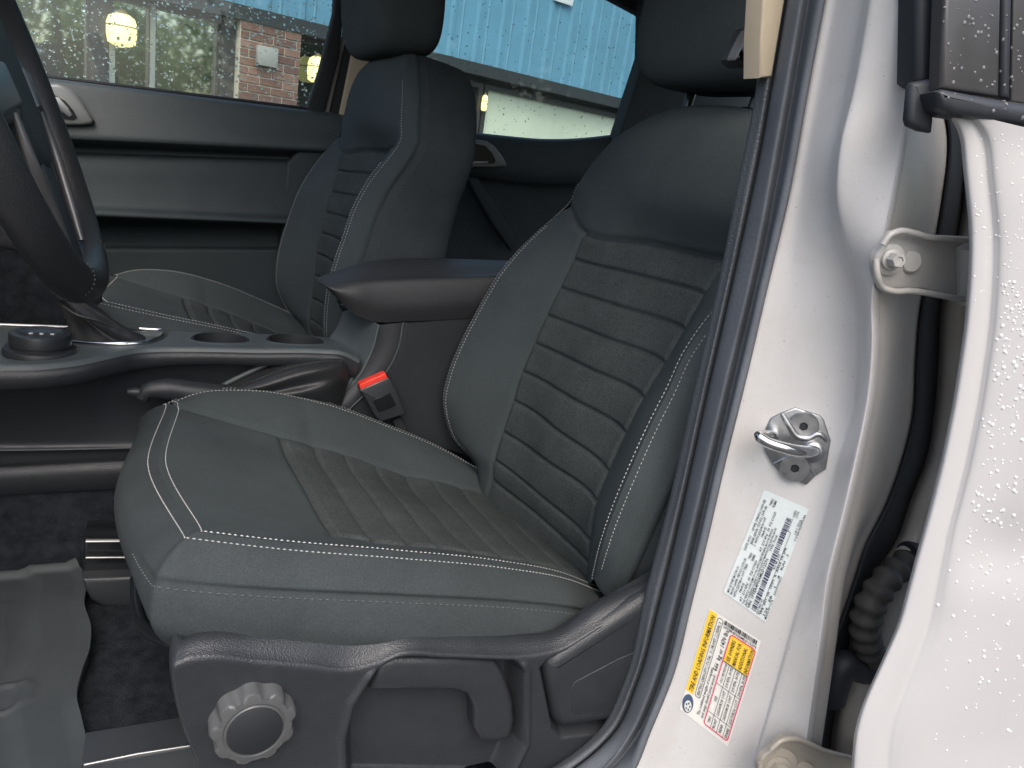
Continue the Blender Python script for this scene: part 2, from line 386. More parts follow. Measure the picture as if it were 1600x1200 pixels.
def build_cushion(root):
    near = [(302, 826, .622), (524, 836), (585, 846), (641, 851), (690, 856), (738, 863), (785, 870), (831, 878), (882, 890), (928, 908), (975, 930)]
    far = [(272, 633, 1.03), (438, 680), (490, 695), (538, 708), (587, 725), (633, 741), (675, 748), (721, 761), (770, 775), (818, 795), (870, 820)]
    IN = idx_curve(near, .68); IF = idx_curve(far, .98)
    N = idx_curve([(300, 830, .605), (450, 848, .60), (620, 862, .60), (780, 878, .61), (880, 897, .63), (925, 915, .65)], 0)
    F = idx_curve([(252, 640, 1.05), (300, 617, 1.06), (380, 608, 1.06), (500, 627, 1.06), (600, 662, 1.06), (700, 706, 1.05), (745, 732, 1.04)], 0)
    k = np.arange(11); S = np.linspace(0, 10, 241); T = np.linspace(0, 1, 161)
    IN, IF = spl(k, IN, S), spl(k, IF, S)
    w = np.clip(S, 0, 1)
    Nx = np.where(S < 1, lerp(N[0, 0], IN[24, 0], w), IN[:, 0]); Fx = np.where(S < 1, lerp(F[0, 0], IF[24, 0], w), IF[:, 0])
    Nc, Fc = by_coord(N, 0, Nx), by_coord(F, 0, Fx)
    M = (IN+IF)/2; M[:, 2] -= .006
    g0 = np.array(P(247, 722, .84)); e = (1-np.clip(S, 0, 1))**2
    M = M*(1-e)[:, None]+(g0+(M-M[0]))*e[:, None]
    kn = [0, .2, .5, .8, 1]
    # soften: inner bolster faces
    G = np.stack([spl(kn, [Nc[i], IN[i], M[i], IF[i], Fc[i]], T) for i in range(len(S))], 0)
    nr = normals_of(G); nr *= np.sign(nr[..., 2:3].mean())
    SS, TT = np.meshgrid(S, T, indexing='ij')
    disp = np.zeros(SS.shape)
    inside = (TT >= .2) & (TT <= .8)
    edge = np.clip(np.minimum(TT-.2, .8-TT)/.012, 0, 1)
    disp += np.where(inside, ribs(SS, 1, 9.6)*edge, 0)
    wn_, wf = np.linalg.norm(IN-Nc, axis=1)[:, None]/.2, np.linalg.norm(IF-Fc, axis=1)[:, None]/.2
    disp += -.0035*np.exp(-((TT-.2)*wn_/.004)**2)*(SS > .9) - .0035*np.exp(-((TT-.8)*wf/.004)**2)
    disp += np.where((TT > .8), .004*np.sin(np.pi*np.clip((TT-.8)/.2, 0, 1)), 0)
    disp += .006*np.exp(-((TT-.5)/.22)**2)*np.clip(1-SS, 0, 1)*np.clip(SS*3, 0, 1)
    # a few natural dimples
    disp += -.0020*np.exp(-((SS-.55)/.35)**2-((TT-.62)/.16)**2)
    G2 = G+nr*disp[..., None]
    A, B = (SS >= .99) & (TT >= .199) & (TT < .799), (SS < .99) & (TT >= .199) & (TT < .799)
    tag(panel('cushion_insert', G2, A, m_ins, root), 'ribbed dark woven centre insert of the cushion')
    panel('cushion_front_panel', G2, B, m_fab, root)
    panel('cushion_bolster', G2, TT < .199, m_fab, root); panel('cushion_bolster', G2, TT >= .799, m_fab, root)
    # rings round the rim
    path = np.vstack([G[::-1, 0], G[0, 1:-1], G[:, -1]])
    path = curve(path[::3], 260)
    q = path[:, :2]; tn = np.gradient(q, axis=0); tn /= np.linalg.norm(tn, axis=1)[:, None]
    out = np.stack([-tn[:, 1], tn[:, 0]], 1)
    if (out[130]@np.array([-1., 0])) < 0: out = -out
    ker = np.hanning(41); ker /= ker.sum()
    out = np.stack([np.convolve(np.pad(out[:, j], 20, mode='edge'), ker, 'valid') for j in range(2)], 1)
    wfr = np.clip(-out[:, 0], 0, 1)
    out /= np.maximum(.75, np.linalg.norm(out, axis=1))[:, None]
    kp = np.arange(8)
    pn = np.array([(0, 0), (.012, .003), (.026, .011), (.034, .020), (.043, .040), (.046, .062), (.040, .085), (.02, .12)])
    pf = np.array([(0, 0), (.013, .002), (.027, .010), (.037, .022), (.042, .042), (.037, .066), (.022, .088), (-.02, .112)])
    t = np.linspace(0, 7, 57)
    on, of = spl(kp, pn, t), spl(kp, pf, t)
    R = np.zeros((len(t), len(path), 3))
    for a in range(len(t)):
        o = on[a, 0]*(1-wfr)+of[a, 0]*wfr; d = on[a, 1]*(1-wfr)+of[a, 1]*wfr
        # piping groove on the side
        gr = -.003*math.exp(-((t[a]-3.35)/.12)**2)+.0022*math.exp(-((t[a]-3.0)/.16)**2)
        o = o+gr*(1-wfr)
        R[a, :, :2] = path[:, :2]+out*o[:, None]; R[a, :, 2] = path[:, 2]-d
    # wrinkles low on the side cloth
    W = .0012*np.sin(R[..., 0]*55+R[..., 2]*160)*np.clip((t[:, None]-4)/2, 0, 1)
    R[..., :2] += out[None]*W[..., None]
    nc = len(path); band = np.zeros((len(t), nc), bool)
    band[:26] = True; band2 = ~band
    panel('cushion_rim', R, band, m_fab_side, root); panel('cushion_side_panel', R, band2, m_fab_side, root)
    lowest = R[-1]
    from_pd('cushion_underside', lowest, [list(range(nc))], m_black, root)
    # stitching
    upv = np.array([0, 0, 1.])
    wmid = R[6]; rn = np.concatenate([out*.6, np.full((nc, 1), .8)], 1)
    inner = np.vstack([G2[:0:-1, 2], G2[1, 3:-3], G2[1:, -3]]); inner = curve(inner[::2], 420)
    stitches('pale_stitching', [(wmid+rn*.0006, rn), (inner+upv*.0012, upv)], m_thread, root, r=.00062)
    k2 = R[28]; n2 = np.concatenate([out, np.full((nc, 1), .25)], 1)
    stitches('side_stitching', [((k2+n2*.0008)[8:97], n2[8:97]), ((k2+n2*.0008)[-97:-8], n2[-97:-8])], m_thread_d, root, pitch=.0062, ln=.004, r=.0008)
    # short vertical seam at the front corners
    for jj in ():
        if jj < nc: stitches('corner_stitching', [((R[14:52, jj]+n2[jj]*.0008), n2[jj])], m_thread_d, root, pitch=.0055, ln=.0035, r=.0007)

def build_back(root):
    far = [(757, 800), (768, 748), (771, 718), (784, 675), (800, 626), (814, 580), (833, 536), (852, 492), (873, 449), (895, 404), (911, 362)]
    near = [(912, 935), (918, 880), (921, 848), (931, 784), (949, 737), (976, 677), (1004, 621), (1037, 567), (1068, 514), (1099, 458), (1129, 405)]
    IF, IN = idx_curve(far, .965), idx_curve(near, .695)
    F = idx_curve([(753, 735, 1.03), (736, 711, 1.04), (703, 673, 1.06), (693, 621, 1.07), (706, 569, 1.07), (737, 502, 1.07), (798, 404, 1.07), (848, 349, 1.065), (888, 321, 1.06)], 0)
    top = idx_curve([(903, 290, 1.052), (930, 250, 1.03), (966, 213, .995), (1012, 186, .95)], 0)
    mir = lambda p: np.stack([p[:, 0], 2*Y0-p[:, 1], p[:, 2]], 1)
    N = idx_curve([(928, 905, .63), (932, 890, .62), (945, 840, .61), (975, 760, .60), (1010, 680, .603), (1060, 580, .612), (1112, 480, .622)], 0)
    N = np.vstack([N, mir(F[-1:])])
    S = np.linspace(0, 14, 337); T = np.linspace(0, 1, 161); k = np.arange(15)
    # rows 0..10 insert, 11..14 yoke
    INk, IFk = list(IN), list(IF)
    Fk = list(by_coord(F, 2, (IF[:, 2]*.5+IN[:, 2]*.5)[:11])); Nk = list(by_coord(N, 2, (IF[:, 2]*.5+IN[:, 2]*.5)[:11]))
    # arc based positions read better than equal height: blend end rows
    Fk[10] = F[-1]; Nk[10] = N[-1]
    Fk[9] = lerp(Fk[8], Fk[10], .5)*.5+Fk[9]*.5; Nk[9] = lerp(Nk[8], Nk[10], .5)*.5+Nk[9]*.5
    Mk = [(a+b)/2+np.array([.006, 0, 0]) for a, b in zip(INk, IFk)]
    for j in range(4):
        f = top[j]; n = mir(top[j:j+1])[0]; Fk.append(f); Nk.append(n)
        bul = [.020, .024, .018, .006][j]; rise = [.0, .006, .012, .012][j]
        INk.append(lerp(n, f, .2)+np.array([-bul*.7, 0, rise*.7])); IFk.append(lerp(n, f, .8)+np.array([-bul*.7, 0, rise*.7]))
        Mk.append(lerp(n, f, .5)+np.array([-bul, 0, rise]))
    cv = [spl(k, np.array(a), S) for a in (Nk, INk, Mk, IFk, Fk)]
    kn = [0, .2, .5, .8, 1]
    G = np.stack([spl(kn, [c[i] for c in cv], T) for i in range(len(S))], 0)
    nr = normals_of(G); nr *= -np.sign(nr[..., 0:1].mean())
    SS, TT = np.meshgrid(S, T, indexing='ij'); disp = np.zeros(SS.shape)
    inside = (TT >= .2) & (TT <= .8) & (SS <= 10)
    edge = np.clip(np.minimum(TT-.2, .8-TT)/.012, 0, 1)
    disp += np.where(inside, ribs(SS, 0, 10.0)*edge, 0)
    wn_, wf = np.linalg.norm(cv[1]-cv[0], axis=1)[:, None]/.2, np.linalg.norm(cv[3]-cv[4], axis=1)[:, None]/.2
    disp += np.where(SS < 10.05, -.0035*np.exp(-((TT-.2)*wn_/.004)**2)-.0035*np.exp(-((TT-.8)*wf/.004)**2), 0)
    disp += -.004*np.exp(-((SS-10)/.11)**2)
    disp += np.where((SS < 10), .005*np.sin(np.pi*np.clip((TT-.8)/.2, 0, 1))+.005*np.sin(np.pi*np.clip((.2-TT)/.2, 0, 1)), 0)
    G2 = G+nr*disp[..., None]
    A = (TT >= .199) & (TT < .799) & (SS < 9.99); Y = SS >= 9.99
    out_parts = []
    out_parts.append(tag(panel('backrest_insert', G2, A, m_ins, root), 'ribbed dark woven centre insert of the backrest'))
    out_parts.append(panel('backrest_bolster', G2, (TT < .199) & ~Y, m_fab, root)); out_parts.append(panel('backrest_bolster', G2, (TT >= .799) & ~Y, m_fab, root))
    out_parts.append(panel('backrest_yoke', G2, Y, m_fab, root))
    path = np.vstack([G[:, 0], G[-1, 1:-1], G[::-1, -1]]); path = curve(path[::3], 320)
    axu = np.array([.27, 0, .963]); nb = np.array([.963, 0, -.27])        # up along the back, rearward normal
    q = np.stack([path[:, 1], path@axu], 1); tn = np.gradient(q, axis=0); tn /= np.linalg.norm(tn, axis=1)[:, None]
    out = np.stack([-tn[:, 1], tn[:, 0]], 1)
    if out[160, 1] < 0: out = -out
    ker = np.hanning(37); ker /= ker.sum()
    out = np.stack([np.convolve(np.pad(out[:, j], 18, mode='edge'), ker, 'valid') for j in range(2)], 1)
    out /= np.maximum(.8, np.linalg.norm(out, axis=1))[:, None]
    o3 = np.stack([out[:, 1]*axu[0], out[:, 0], out[:, 1]*axu[2]], 1)
    pr = np.array([(0, 0), (.008, .004), (.018, .013), (.025, .030), (.031, .068), (.032, .115), (.027, .155), (.008, .176), (-.03, .18)])
    wt = np.clip(out[:, 1], 0, 1)                               # top edge is thinner
    t = np.linspace(0, 8, 65); pv = spl(np.arange(9), pr, t)
    R = np.zeros((len(t), len(path), 3))
    for a in range(len(t)):
        gr = -.003*math.exp(-((t[a]-3.3)/.13)**2)+.0016*math.exp(-((t[a]-2.95)/.16)**2)
        o = (pv[a, 0]+gr)*(1-.45*wt); b = (.695-path@nb)*pv[a, 1]/.18
        R[a] = path+o3*o[:, None]+nb*b[:, None]
    out_parts.append(panel('backrest_rim', R, np.arange(len(t))[:, None]*np.ones((1, len(path))) < 26, m_fab, root))
    out_parts.append(panel('backrest_side', R, np.arange(len(t))[:, None]*np.ones((1, len(path))) >= 26, m_fab_side, root))
    out_parts.append(from_pd('backrest_rear', R[-1], [list(range(len(path)))], m_soft, root))
    n1 = o3*.5-nb*.8
    inner = [G2[4:228, 2], G2[4:228, -3]]
    a0, a1 = 6, 112
    L = R[7]+n1*.0008
    st = stitches('pale_stitching', [(L[a0:a1], n1[a0:a1]), (L[-a1:-a0], n1[-a1:-a0]), (inner[0]-nb*.0012, -nb), (inner[1]-nb*.0012, -nb)], m_thread, root, r=.00055)
    out_parts.append(st)
    n2 = o3*.9-nb*.3; k2 = R[29]+n2*.0008
    out_parts.append(stitches('side_stitching', [(k2[6:118], n2[6:118]), (k2[-118:-6], n2[-118:-6])], m_thread_d, root, pitch=.0062, ln=.004, r=.0007))
    return out_parts

def build_headrest(root):
    """padded head restraint on two posts"""
    c = np.array([.636, Y0, .238]); V = []
    hx, hy, hz = .072, .156, .120
    nu, nv = 40, 28
    G = np.zeros((nv, nu, 3))
    for i in range(nv):
        v = -math.pi/2+math.pi*i/(nv-1)
        for j in range(nu):
            u = 2*math.pi*j/nu
            sp = lambda a, e: math.copysign(abs(a)**e, a)
            cz = sp(math.sin(v), .36); cr_ = sp(math.cos(v), .36)
            x, y = sp(math.cos(u), .42)*cr_, sp(math.sin(u), .42)*cr_
            wy = 1-.10*max(0, -cz)**2-.08*max(0, cz)
            xx = x*hx+.02*(y*y)*(-1 if x < 0 else .2)*0+.012*max(0, -cz)*(1 if x < 0 else 0)
            tilt = .16*cz*hz
            G[i, j] = c+np.array([xx+tilt*.5-.0*y, y*hy*wy, cz*hz])
    parts = [grid('headrest', G, m_headrest, root, cc=True)]
    for s in (-1, 1):
        parts.append(tube('headrest_post', [c+np.array([-.002, s*.065, -.10]), c+np.array([-.012, s*.065, -.165])], .006, m_gloss, root, seg=12))
        parts.append(lathe('post_collar', [(.0, .0), (.014, 0), (.016, .003), (.014, .012), (.010, .018), (0, .018)], c+np.array([-.013, s*.065, -.158]), (.1, 0, 1), m_gloss, root, seg=16))
    # seam round the front face
    y = np.linspace(-1, 1, 40)
    return parts

drv = empty('driver_seat', (.25, Y0, -.72), 'nearest cloth bucket seat with ribbed insert, pale stitching and side trim levers', 'car seat', 'front bucket seats')
build_cushion(drv)
back_parts = build_back(drv)
back_parts += build_headrest(drv)
shared = [o for o in drv.children]
# the far seat: same shapes, set a little further forward and more upright
pas = drv.copy(); C.objects.link(pas)
pas['label'] = 'far cloth bucket seat beyond the centre console, beside the closed door'
PDX, PDY, PDZ, PROT = -.10, .68, .032, math.radians(-8)
pas.location = drv.location+Vector((PDX, PDY, PDZ))
hinge = Vector((.50, Y0, -.47))
for o in shared:
    c = o.copy(); C.objects.link(c); c.parent = pas; c.matrix_parent_inverse = Matrix.Translation(-drv.location)
    if o in back_parts:
        c.matrix_basis = Matrix.Translation(hinge+Vector((-.055, 0, .015))) @ Matrix.Rotation(PROT, 4, 'Y') @ Matrix.Translation(-hinge+(Vector((-.012, 0, -.032)) if o.name.startswith('headrest') else Vector((0, 0, 0))))

# ------------------------------------------------------------------ driver seat side trim (valance), levers, knob
def xz(px, y):
    return np.array([[p.x, p.z] for p in [P(a, b, y) for a, b in px]])
def z6(l): return [(500+a*.35, 780+b*.35) for a, b in l]
def build_valance(root):
    YF = .545
    ridge = np.array([tuple(P(a, b, YF)) for a, b in [(272, 1032), (292, 1024), (320, 1020), (400, 1027), (480, 1034), (545, 1040), (590, 1030), (625, 1017), (700, 1018), (840, 1018), (870, 1012), (930, 978), (1010, 930), (1080, 890)]])
    backe = np.array([tuple(P(a, b, .571)) for a, b in [(290, 996), (305, 990), (330, 984), (400, 981), (480, 980), (545, 980), (590, 981), (625, 982), (700, 985), (815, 990), (860, 985), (925, 942), (1000, 905), (1070, 870)]])
    n = 330; R1, R0 = curve(ridge, n), curve(backe, n)
    zb = -.585
    rows = []
    for t in np.linspace(0, 1, 8):                        # rolled top
        q = R0*(1-t)+R1*t; q = q.copy(); q[:, 2] += .006*math.sin(math.pi*t); rows.append(q)
    for t in np.linspace(0, 1, 6)[1:]:
        q = R1.copy(); a = t*math.pi/2; q[:, 1] = YF-.004*math.sin(a); q[:, 2] -= .005*(1-math.cos(a))+.001*t; rows.append(q)
    base = rows[-1]
    nz = 120
    for t in np.linspace(0, 1, nz)[1:]:
        q = base.copy(); q[:, 2] = base[:, 2]+(zb-base[:, 2])*t
        fx = .040*(max(0, (base[0, 2]-q[0, 2])/.14))**1.6    # front edge slants rearward going down
        q[:, 0] = base[:, 0]+fx*np.linspace(1, 0, n)**3; rows.append(q)
    G = np.array(rows)
    X, Z = G[..., 0], G[..., 2]
    # recess for the height lever, gap beside recliner handle
    rec = xz(z6([(330, 672), (250, 745), (150, 900), (110, 1050), (118, 1300), (800, 1300), (905, 1080), (905, 760), (870, 690), (600, 680)]), YF)
    pod = xz(z6([(985, 745), (1010, 715), (1440, 420), (1700, 300), (1700, 1000), (1380, 1010), (1075, 1045), (1040, 1010)]), YF)
    lip = xz(z6([(905, 1080), (1000, 985), (1070, 1050), (1400, 1000), (1500, 1300), (800, 1300)]), YF)
    dY = np.zeros(X.shape)
    sdr = sdist(rec, X, Z); dY += .026*sstep(-.001, .010, sdr)
    # raised rim round the recess
    dY -= .003*np.exp(-((sdr+.003)/.0035)**2)*(np.arange(len(G))[:, None] > 12)
    sdp = sdist(pod, X, Z); dY += .016*sstep(-.004, .004, sdp)*(1-sstep(.0, .003, sdr))
    dY *= sstep(10, 17, np.arange(len(G)))[:, None]
    G[..., 1] += dY
    # front edge turns inward
    wr = []
    for k, (dx, dy) in enumerate([(.006, .05), (-.004, .032), (-.0055, .016), (-.004, .006)]):
        q = G[:, 0].copy(); q[:, 0] += dx*.6; q[:, 1] = np.maximum(q[:, 1], q[:, 1]+dy); wr.append(q)
    G = np.concatenate([np.array(wr).transpose(1, 0, 2), G], 1)
    v = grid('side_trim', G, m_grain, root, flip=True)
    tag(v, 'grained dark plastic side trim under the cushion')
    lev = z6([(268, 738), (340, 712), (600, 712), (785, 722), (830, 800), (866, 900), (876, 1000), (860, 1072), (790, 1095), (718, 1085), (690, 1030), (690, 940), (662, 882), (600, 862), (420, 860), (222, 862)])
    L = plate('height_lever', [P(a, b, .5455) for a, b in lev], .028, .008, m_grain, root, steps=4)
    tag(L, 'hooked seat height lever in the trim recess')
    plate('lever_groove', [P(a, b, .5690) for a, b in z6([(318, 890), (326, 890), (312, 970), (318, 1050), (328, 1100), (320, 1102), (308, 1050), (303, 970)])], .002, 0, m_black, root)
    rp = z6([(1012, 760), (1022, 735), (1060, 700), (1410, 470), (1600, 360), (1700, 340), (1700, 960), (1380, 995), (1100, 1030), (1062, 1020), (1045, 985), (1028, 880)])
    rl = plate('recliner_handle', [P(a, b, .538) for a, b in rp], .03, .013, m_grain, root, steps=5)
    ins = z6([(1118, 850), (1140, 815), (1330, 715), (1600, 600), (1600, 920), (1330, 930), (1140, 960), (1125, 940)])
    plate('handle_inset', [P(a, b, .5375) for a, b in ins], .003, .0008, m_grain, rl)
    # lumbar knob
    kc = P(392, 1112, .547)
    ax = Vector((.03, -1, .02))
    mod = lambda th, h: 1-.15*(.5+.5*math.cos(9*th+.6))**1.6*min(1, (h-.003)/.004)
    kn = lathe('lumbar_knob', [(.035, -.002), (.035, .002), (.0335, .004), (.034, .019), (.0325, .0215), (.0290, .0226), (.0245, .023), (.0235, .0222), (.0228, .0222), (.0220, .0232), (.0195, .0236), (.0, .0238)], kc, ax, mat('knob plastic', (.085, .088, .09), .26), root, seg=180,
               mod=lambda th, h: (mod(th, h) if .003 < h < .0222 else 1), cap=False)
    lathe('knob_cap', [(.0215, .0228), (.0215, .0242), (.0205, .0250), (0, .0252)], kc, ax, m_black, kn, seg=48, cap=False)
    tag(kn, 'round scalloped lumbar adjuster knob')
build_valance(drv)
# seat slide bar under the front edge, and its rails
tube('slide_bar', [P(212, 905, .82), P(214, 945, .78), P(221, 972, .75), P(238, 990, .72), P(275, 1008, .68), P(330, 1032, .63)], .0062, m_gloss, drv, seg=12, n=28)
sr = plate('seat_rail', [P(a, b, .98) for a, b in [(132, 842), (260, 842), (262, 900), (128, 903)]], .05, .004, m_gloss, drv)
for yy in (846, 871): tube('rail_edge', [P(134, yy, .972), P(262, yy-1, .972)], .0016, m_satin, sr, seg=6)
plate('rail_cover', [P(a, b, .96) for a, b in [(128, 905), (255, 900), (262, 950), (160, 950), (140, 938), (132, 920)]], .05, .006, m_smooth, drv)
sr2 = plate('seat_rail', [P(a, b, .62) for a, b in [(128, 1196), (330, 1160), (420, 1150), (420, 1260), (120, 1260)]], .04, .004, m_smooth, drv)
tube('rail_edge', [P(132, 1195, .617), P(215, 1178, .617), P(330, 1160, .617)], .0012, m_satin, sr2, seg=8)

# ================================================================== truck body: door aperture, pillar, floor, roof
body = empty('truck_body', (.55, .5, GZ), 'white painted truck cab shell with the door pillar between the open doors', 'truck')
YS = -.07                                             # pillar stands outboard of the seat trim
def vcurve(tab, y, yn=None, ys=None, lo=-300, hi=1300, n=110):
    """vertical strip edge: tab {py: px}; y constant or table"""
    ky = sorted(tab); pys = np.linspace(lo, hi, n)
    px = spl(ky, [tab[k] for k in ky], np.clip(pys, ky[0], ky[-1]))
    # linear extrapolation at the ends
    sl0 = (tab[ky[1]]-tab[ky[0]])/(ky[1]-ky[0]); sl1 = (tab[ky[-1]]-tab[ky[-2]])/(ky[-1]-ky[-2])
    px = px+np.minimum(0, pys-ky[0])*sl0+np.maximum(0, pys-ky[-1])*sl1
    if not isinstance(y, dict): y = y+YS
    if isinstance(y, dict):
        kk = sorted(y); yv = np.interp(pys, kk, [y[k] for k in kk])
    else: yv = np.full(n, y)
    return np.array([tuple(P(a, b, c)) for a, b, c in zip(px, pys, yv)]), px, pys, yv
k1 = {0: 1195, 125: 1183, 300: 1150, 405: 1130, 600: 1086, 780: 1046, 930: 1007, 1070: 972, 1147: 930, 1200: 862, 1260: 740}
k2 = {0: 1228, 120: 1208, 220: 1191, 405: 1152, 600: 1108, 800: 1064, 950: 1028, 1070: 994, 1150: 955, 1200: 898, 1260: 790}
k3 = {0: 1253, 220: 1215, 405: 1180, 600: 1134, 800: 1088, 950: 1052, 1070: 1020, 1150: 984, 1200: 945, 1260: 860}
k5 = {0: 1290, 150: 1262, 300: 1235, 450: 1200, 600: 1165, 720: 1135, 850: 1105, 950: 1080, 1050: 1055, 1150: 1015, 1200: 995, 1260: 955}
w3 = {0: 1364, 150: 1337, 232: 1318, 319: 1313, 394: 1326, 450: 1336, 531: 1339, 644: 1332, 719: 1311, 812: 1288, 900: 1262, 1000: 1235, 1100: 1208, 1200: 1180, 1260: 1165}
w4 = {0: 1425, 200: 1412, 319: 1392, 400: 1375, 475: 1366, 531: 1367, 625: 1360, 700: 1345, 812: 1319, 907: 1296, 990: 1285, 1095: 1270, 1200: 1255, 1260: 1248}
w5 = {0: 1436, 120: 1455, 190: 1477, 319: 1470, 400: 1455, 480: 1437, 560: 1430, 650: 1425, 720: 1408, 800: 1378, 850: 1352, 900: 1335, 950: 1318, 1000: 1300, 1080: 1282, 1130: 1275, 1200: 1270, 1260: 1265}
b1 = {0: 1500, 190: 1512, 400: 1490, 475: 1470, 550: 1466, 644: 1459, 719: 1446, 775: 1424, 850: 1396, 881: 1375, 930: 1349, 990: 1330, 1076: 1311, 1136: 1300, 1200: 1296, 1260: 1292}
off = lambda d, k: {a: b+k for a, b in d.items()}
YK5, YW3, YW4, YW5 = .548, .478, .462, .505
def strip(name, cols, m, parent, mid=1, sharp_=False):
    """cols: list of (table, y); loft across columns"""
    A = [vcurve(t, y) for t, y in cols]
    G = np.array([a[0] for a in A])
    o = grid(name, G.transpose(1, 0, 2), m, parent); return o
def strip_spline(name, cols, m, parent, nn=6, relief=None):
    A = [vcurve(t, y) for t, y in cols]; k = len(A)
    PX = np.array([a[1] for a in A]); YV = np.array([a[3] for a in A]); pys = A[0][2]
    tt = np.linspace(0, k-1, (k-1)*nn+1)
    px = spl(np.arange(k), PX, tt); yv = spl(np.arange(k), YV, tt)
    G = np.zeros((len(pys), len(tt), 3))
    for i in range(len(pys)):
        for j in range(len(tt)): G[i, j] = P(px[j, i], pys[i], yv[j, i])
    return grid(name, G, m, parent)
o = strip_spline('pillar_trim', [(off(k1, 14), .66), (off(k1, 0), .615), (off(k1, 10), .597), (off(k2, -6), .590), (k2, .596)], m_trim, body)
tag(o, 'grained grey plastic lower trim of the door pillar')
o = strip_spline('door_seal', [(k2, .597), (off(k2, 5), .584), (off(k3, -7), .569), (k3, .5645), (off(k3, 7), .5665), (off(k3, 11), .5670), (off(k3, 16), .561), (off(k5, -14), .548), (off(k5, -3), .543), (k5, .5485)], m_seal, body, nn=5)
tag(o, 'blue-grey rubber door seal with a raised bead')
# beige upper pillar cover
bt = [(1216, -300), (1198, -60), (1193, 0), (1189, 60), (1188, 122), (1207, 120), (1217, 60), (1227, 0), (1238, -60), (1275, -300)]
tag(plate('upper_pillar_trim', [P(a, b, .518) for a, b in bt], .02, .002, m_beige, body), 'beige upper pillar trim')
# white jamb
pys_ = np.arange(0, 1261, 60); ti = lambda d, q: float(np.interp(q, sorted(d), [d[k] for k in sorted(d)]))
kmid = lambda t: {int(q): ti(k5, q)*(1-t)+ti(w3, q)*t for q in pys_}
o = strip_spline('pillar_panel', [(off(k5, -8), .556), (off(k5, 1), .5475), (kmid(.22), .541), (kmid(.5), .527), (kmid(.78), .512), (off(w3, -8), .502), (off(w3, 4), .494), (off(w4, -8), .474), (w4, .472), (off(w4, 10), .480)], m_paint, body, nn=7)
tag(o, 'white painted jamb with a folded ridge')
o = strip_spline('pillar_flange', [(off(w4, 8), .478), (off(w4, 24), .484), (off(w5, -14), .500), (w5, .508), (off(w5, 3), .525)], m_paint_d, body)
tag(o, 'dirty white outer flange of the pillar')
o = strip_spline('gap_seal', [(off(w5, -3), .515), (off(w5, 6), .504), (off(b1, -10), .510), (b1, .522), (off(b1, 4), .54)], m_gapseal, body)
tag(o, 'black rubber seal in the gap beside the rear door')
strip_spline('rear_jamb', [(off(b1, -2), .528), (off(b1, 18), .504), (off(b1, 70), .492), (off(b1, 190), .51)], m_paint_d, body)
# floor carpet, tunnel side, roof, bulkhead
FZ = -.61
fl = [[(-1.0, .60, FZ), (-1.0, 1.03, FZ), (-1.0, 1.10, FZ+.05), (-1.0, 1.14, FZ+.16)], [(.60, .60, FZ), (.60, 1.03, FZ), (.60, 1.10, FZ+.05), (.60, 1.14, FZ+.16)]]
loft('floor_carpet', [[fl[0][j], fl[1][j]] for j in range(4)], m_carpet, body, n=60, m=40)
box('floor_pan', (.2, 1.28, FZ-.06), (2.6, 1.42, .08), m_carpet, body)
box('sill', (-.25, .535, FZ-.06), (1.3, .08, .10), m_paint, body, bevel=.02)
box('roof', (.62, 1.22, .47), (1.6, 1.46, .05), m_paint, body, bevel=.02)
box('headliner', (.62, 1.22, .435), (1.54, 1.40, .012), m_beige, body)
box('rear_bulkhead', (1.36, 1.27, -.25), (.06, 1.46, .75), m_soft, body)  # out of view; added to keep the cab interior dark
box('firewall', (-1.05, 1.27, -.35), (.06, 1.46, .7), m_black, body)
# far side pillars: front door frame edge, white jamb strip, beige cover
def sec(name, pts, depth, m, parent, bev=.004): return plate(name, pts, depth, bev, m, parent)
tag(sec('far_jamb', [P(a, b, 1.88) for a, b in [(560, -60), (549, -60), (534, 55), (507, 179), (516, 181), (541, 70)]], .03, m_paint, body, .003), 'thin white painted jamb strip of the far side pillar')
sec('far_pillar_seal', [P(a, b, 1.865) for a, b in [(556, -60), (541, 66), (514, 184), (530, 190), (552, 80), (572, -60)]], .03, m_black, body, .003)
tag(sec('far_pillar_trim', [P(a, b, 1.85) for a, b in [(575, -60), (551, 80), (530, 185), (600, 200), (640, -60)]], .04, m_beige, body, .004), 'beige trim of the far side pillar')
tag(sec('far_rear_pillar', [P(a, b, 1.80) for a, b in [(1004, -60), (1010, 20), (1008, 90), (985, 160), (962, 232), (1250, 300), (1300, -60)]], .05, m_soft, body, .006), 'dark trim of the far rear roof pillar')

# ------------------------------------------------------------------ ray casting onto built surfaces
from mathutils.bvhtree import BVHTree
class Surf:
    def __init__(self, *objs):
        V, F = [], []
        for o in objs:
            b = len(V); V += [v.co.copy() for v in o.data.vertices]; F += [[b+i for i in p.vertices] for p in o.data.polygons]
        self.t = BVHTree.FromPolygons(V, F)
    def __call__(self, px, py, lift=0.0):
        d = ray(px, py).normalized(); h, n, i, dist = self.t.ray_cast(Vector((0, 0, 0)), d)
        if h is None: return None, None
        if n.dot(d) > 0: n = -n
        return h+n*lift, n
def kid(parent, name): return next(c for c in parent.children if c.name.split('.')[0] == name)
jamb = Surf(kid(body, 'pillar_panel'), kid(body, 'pillar_flange'))

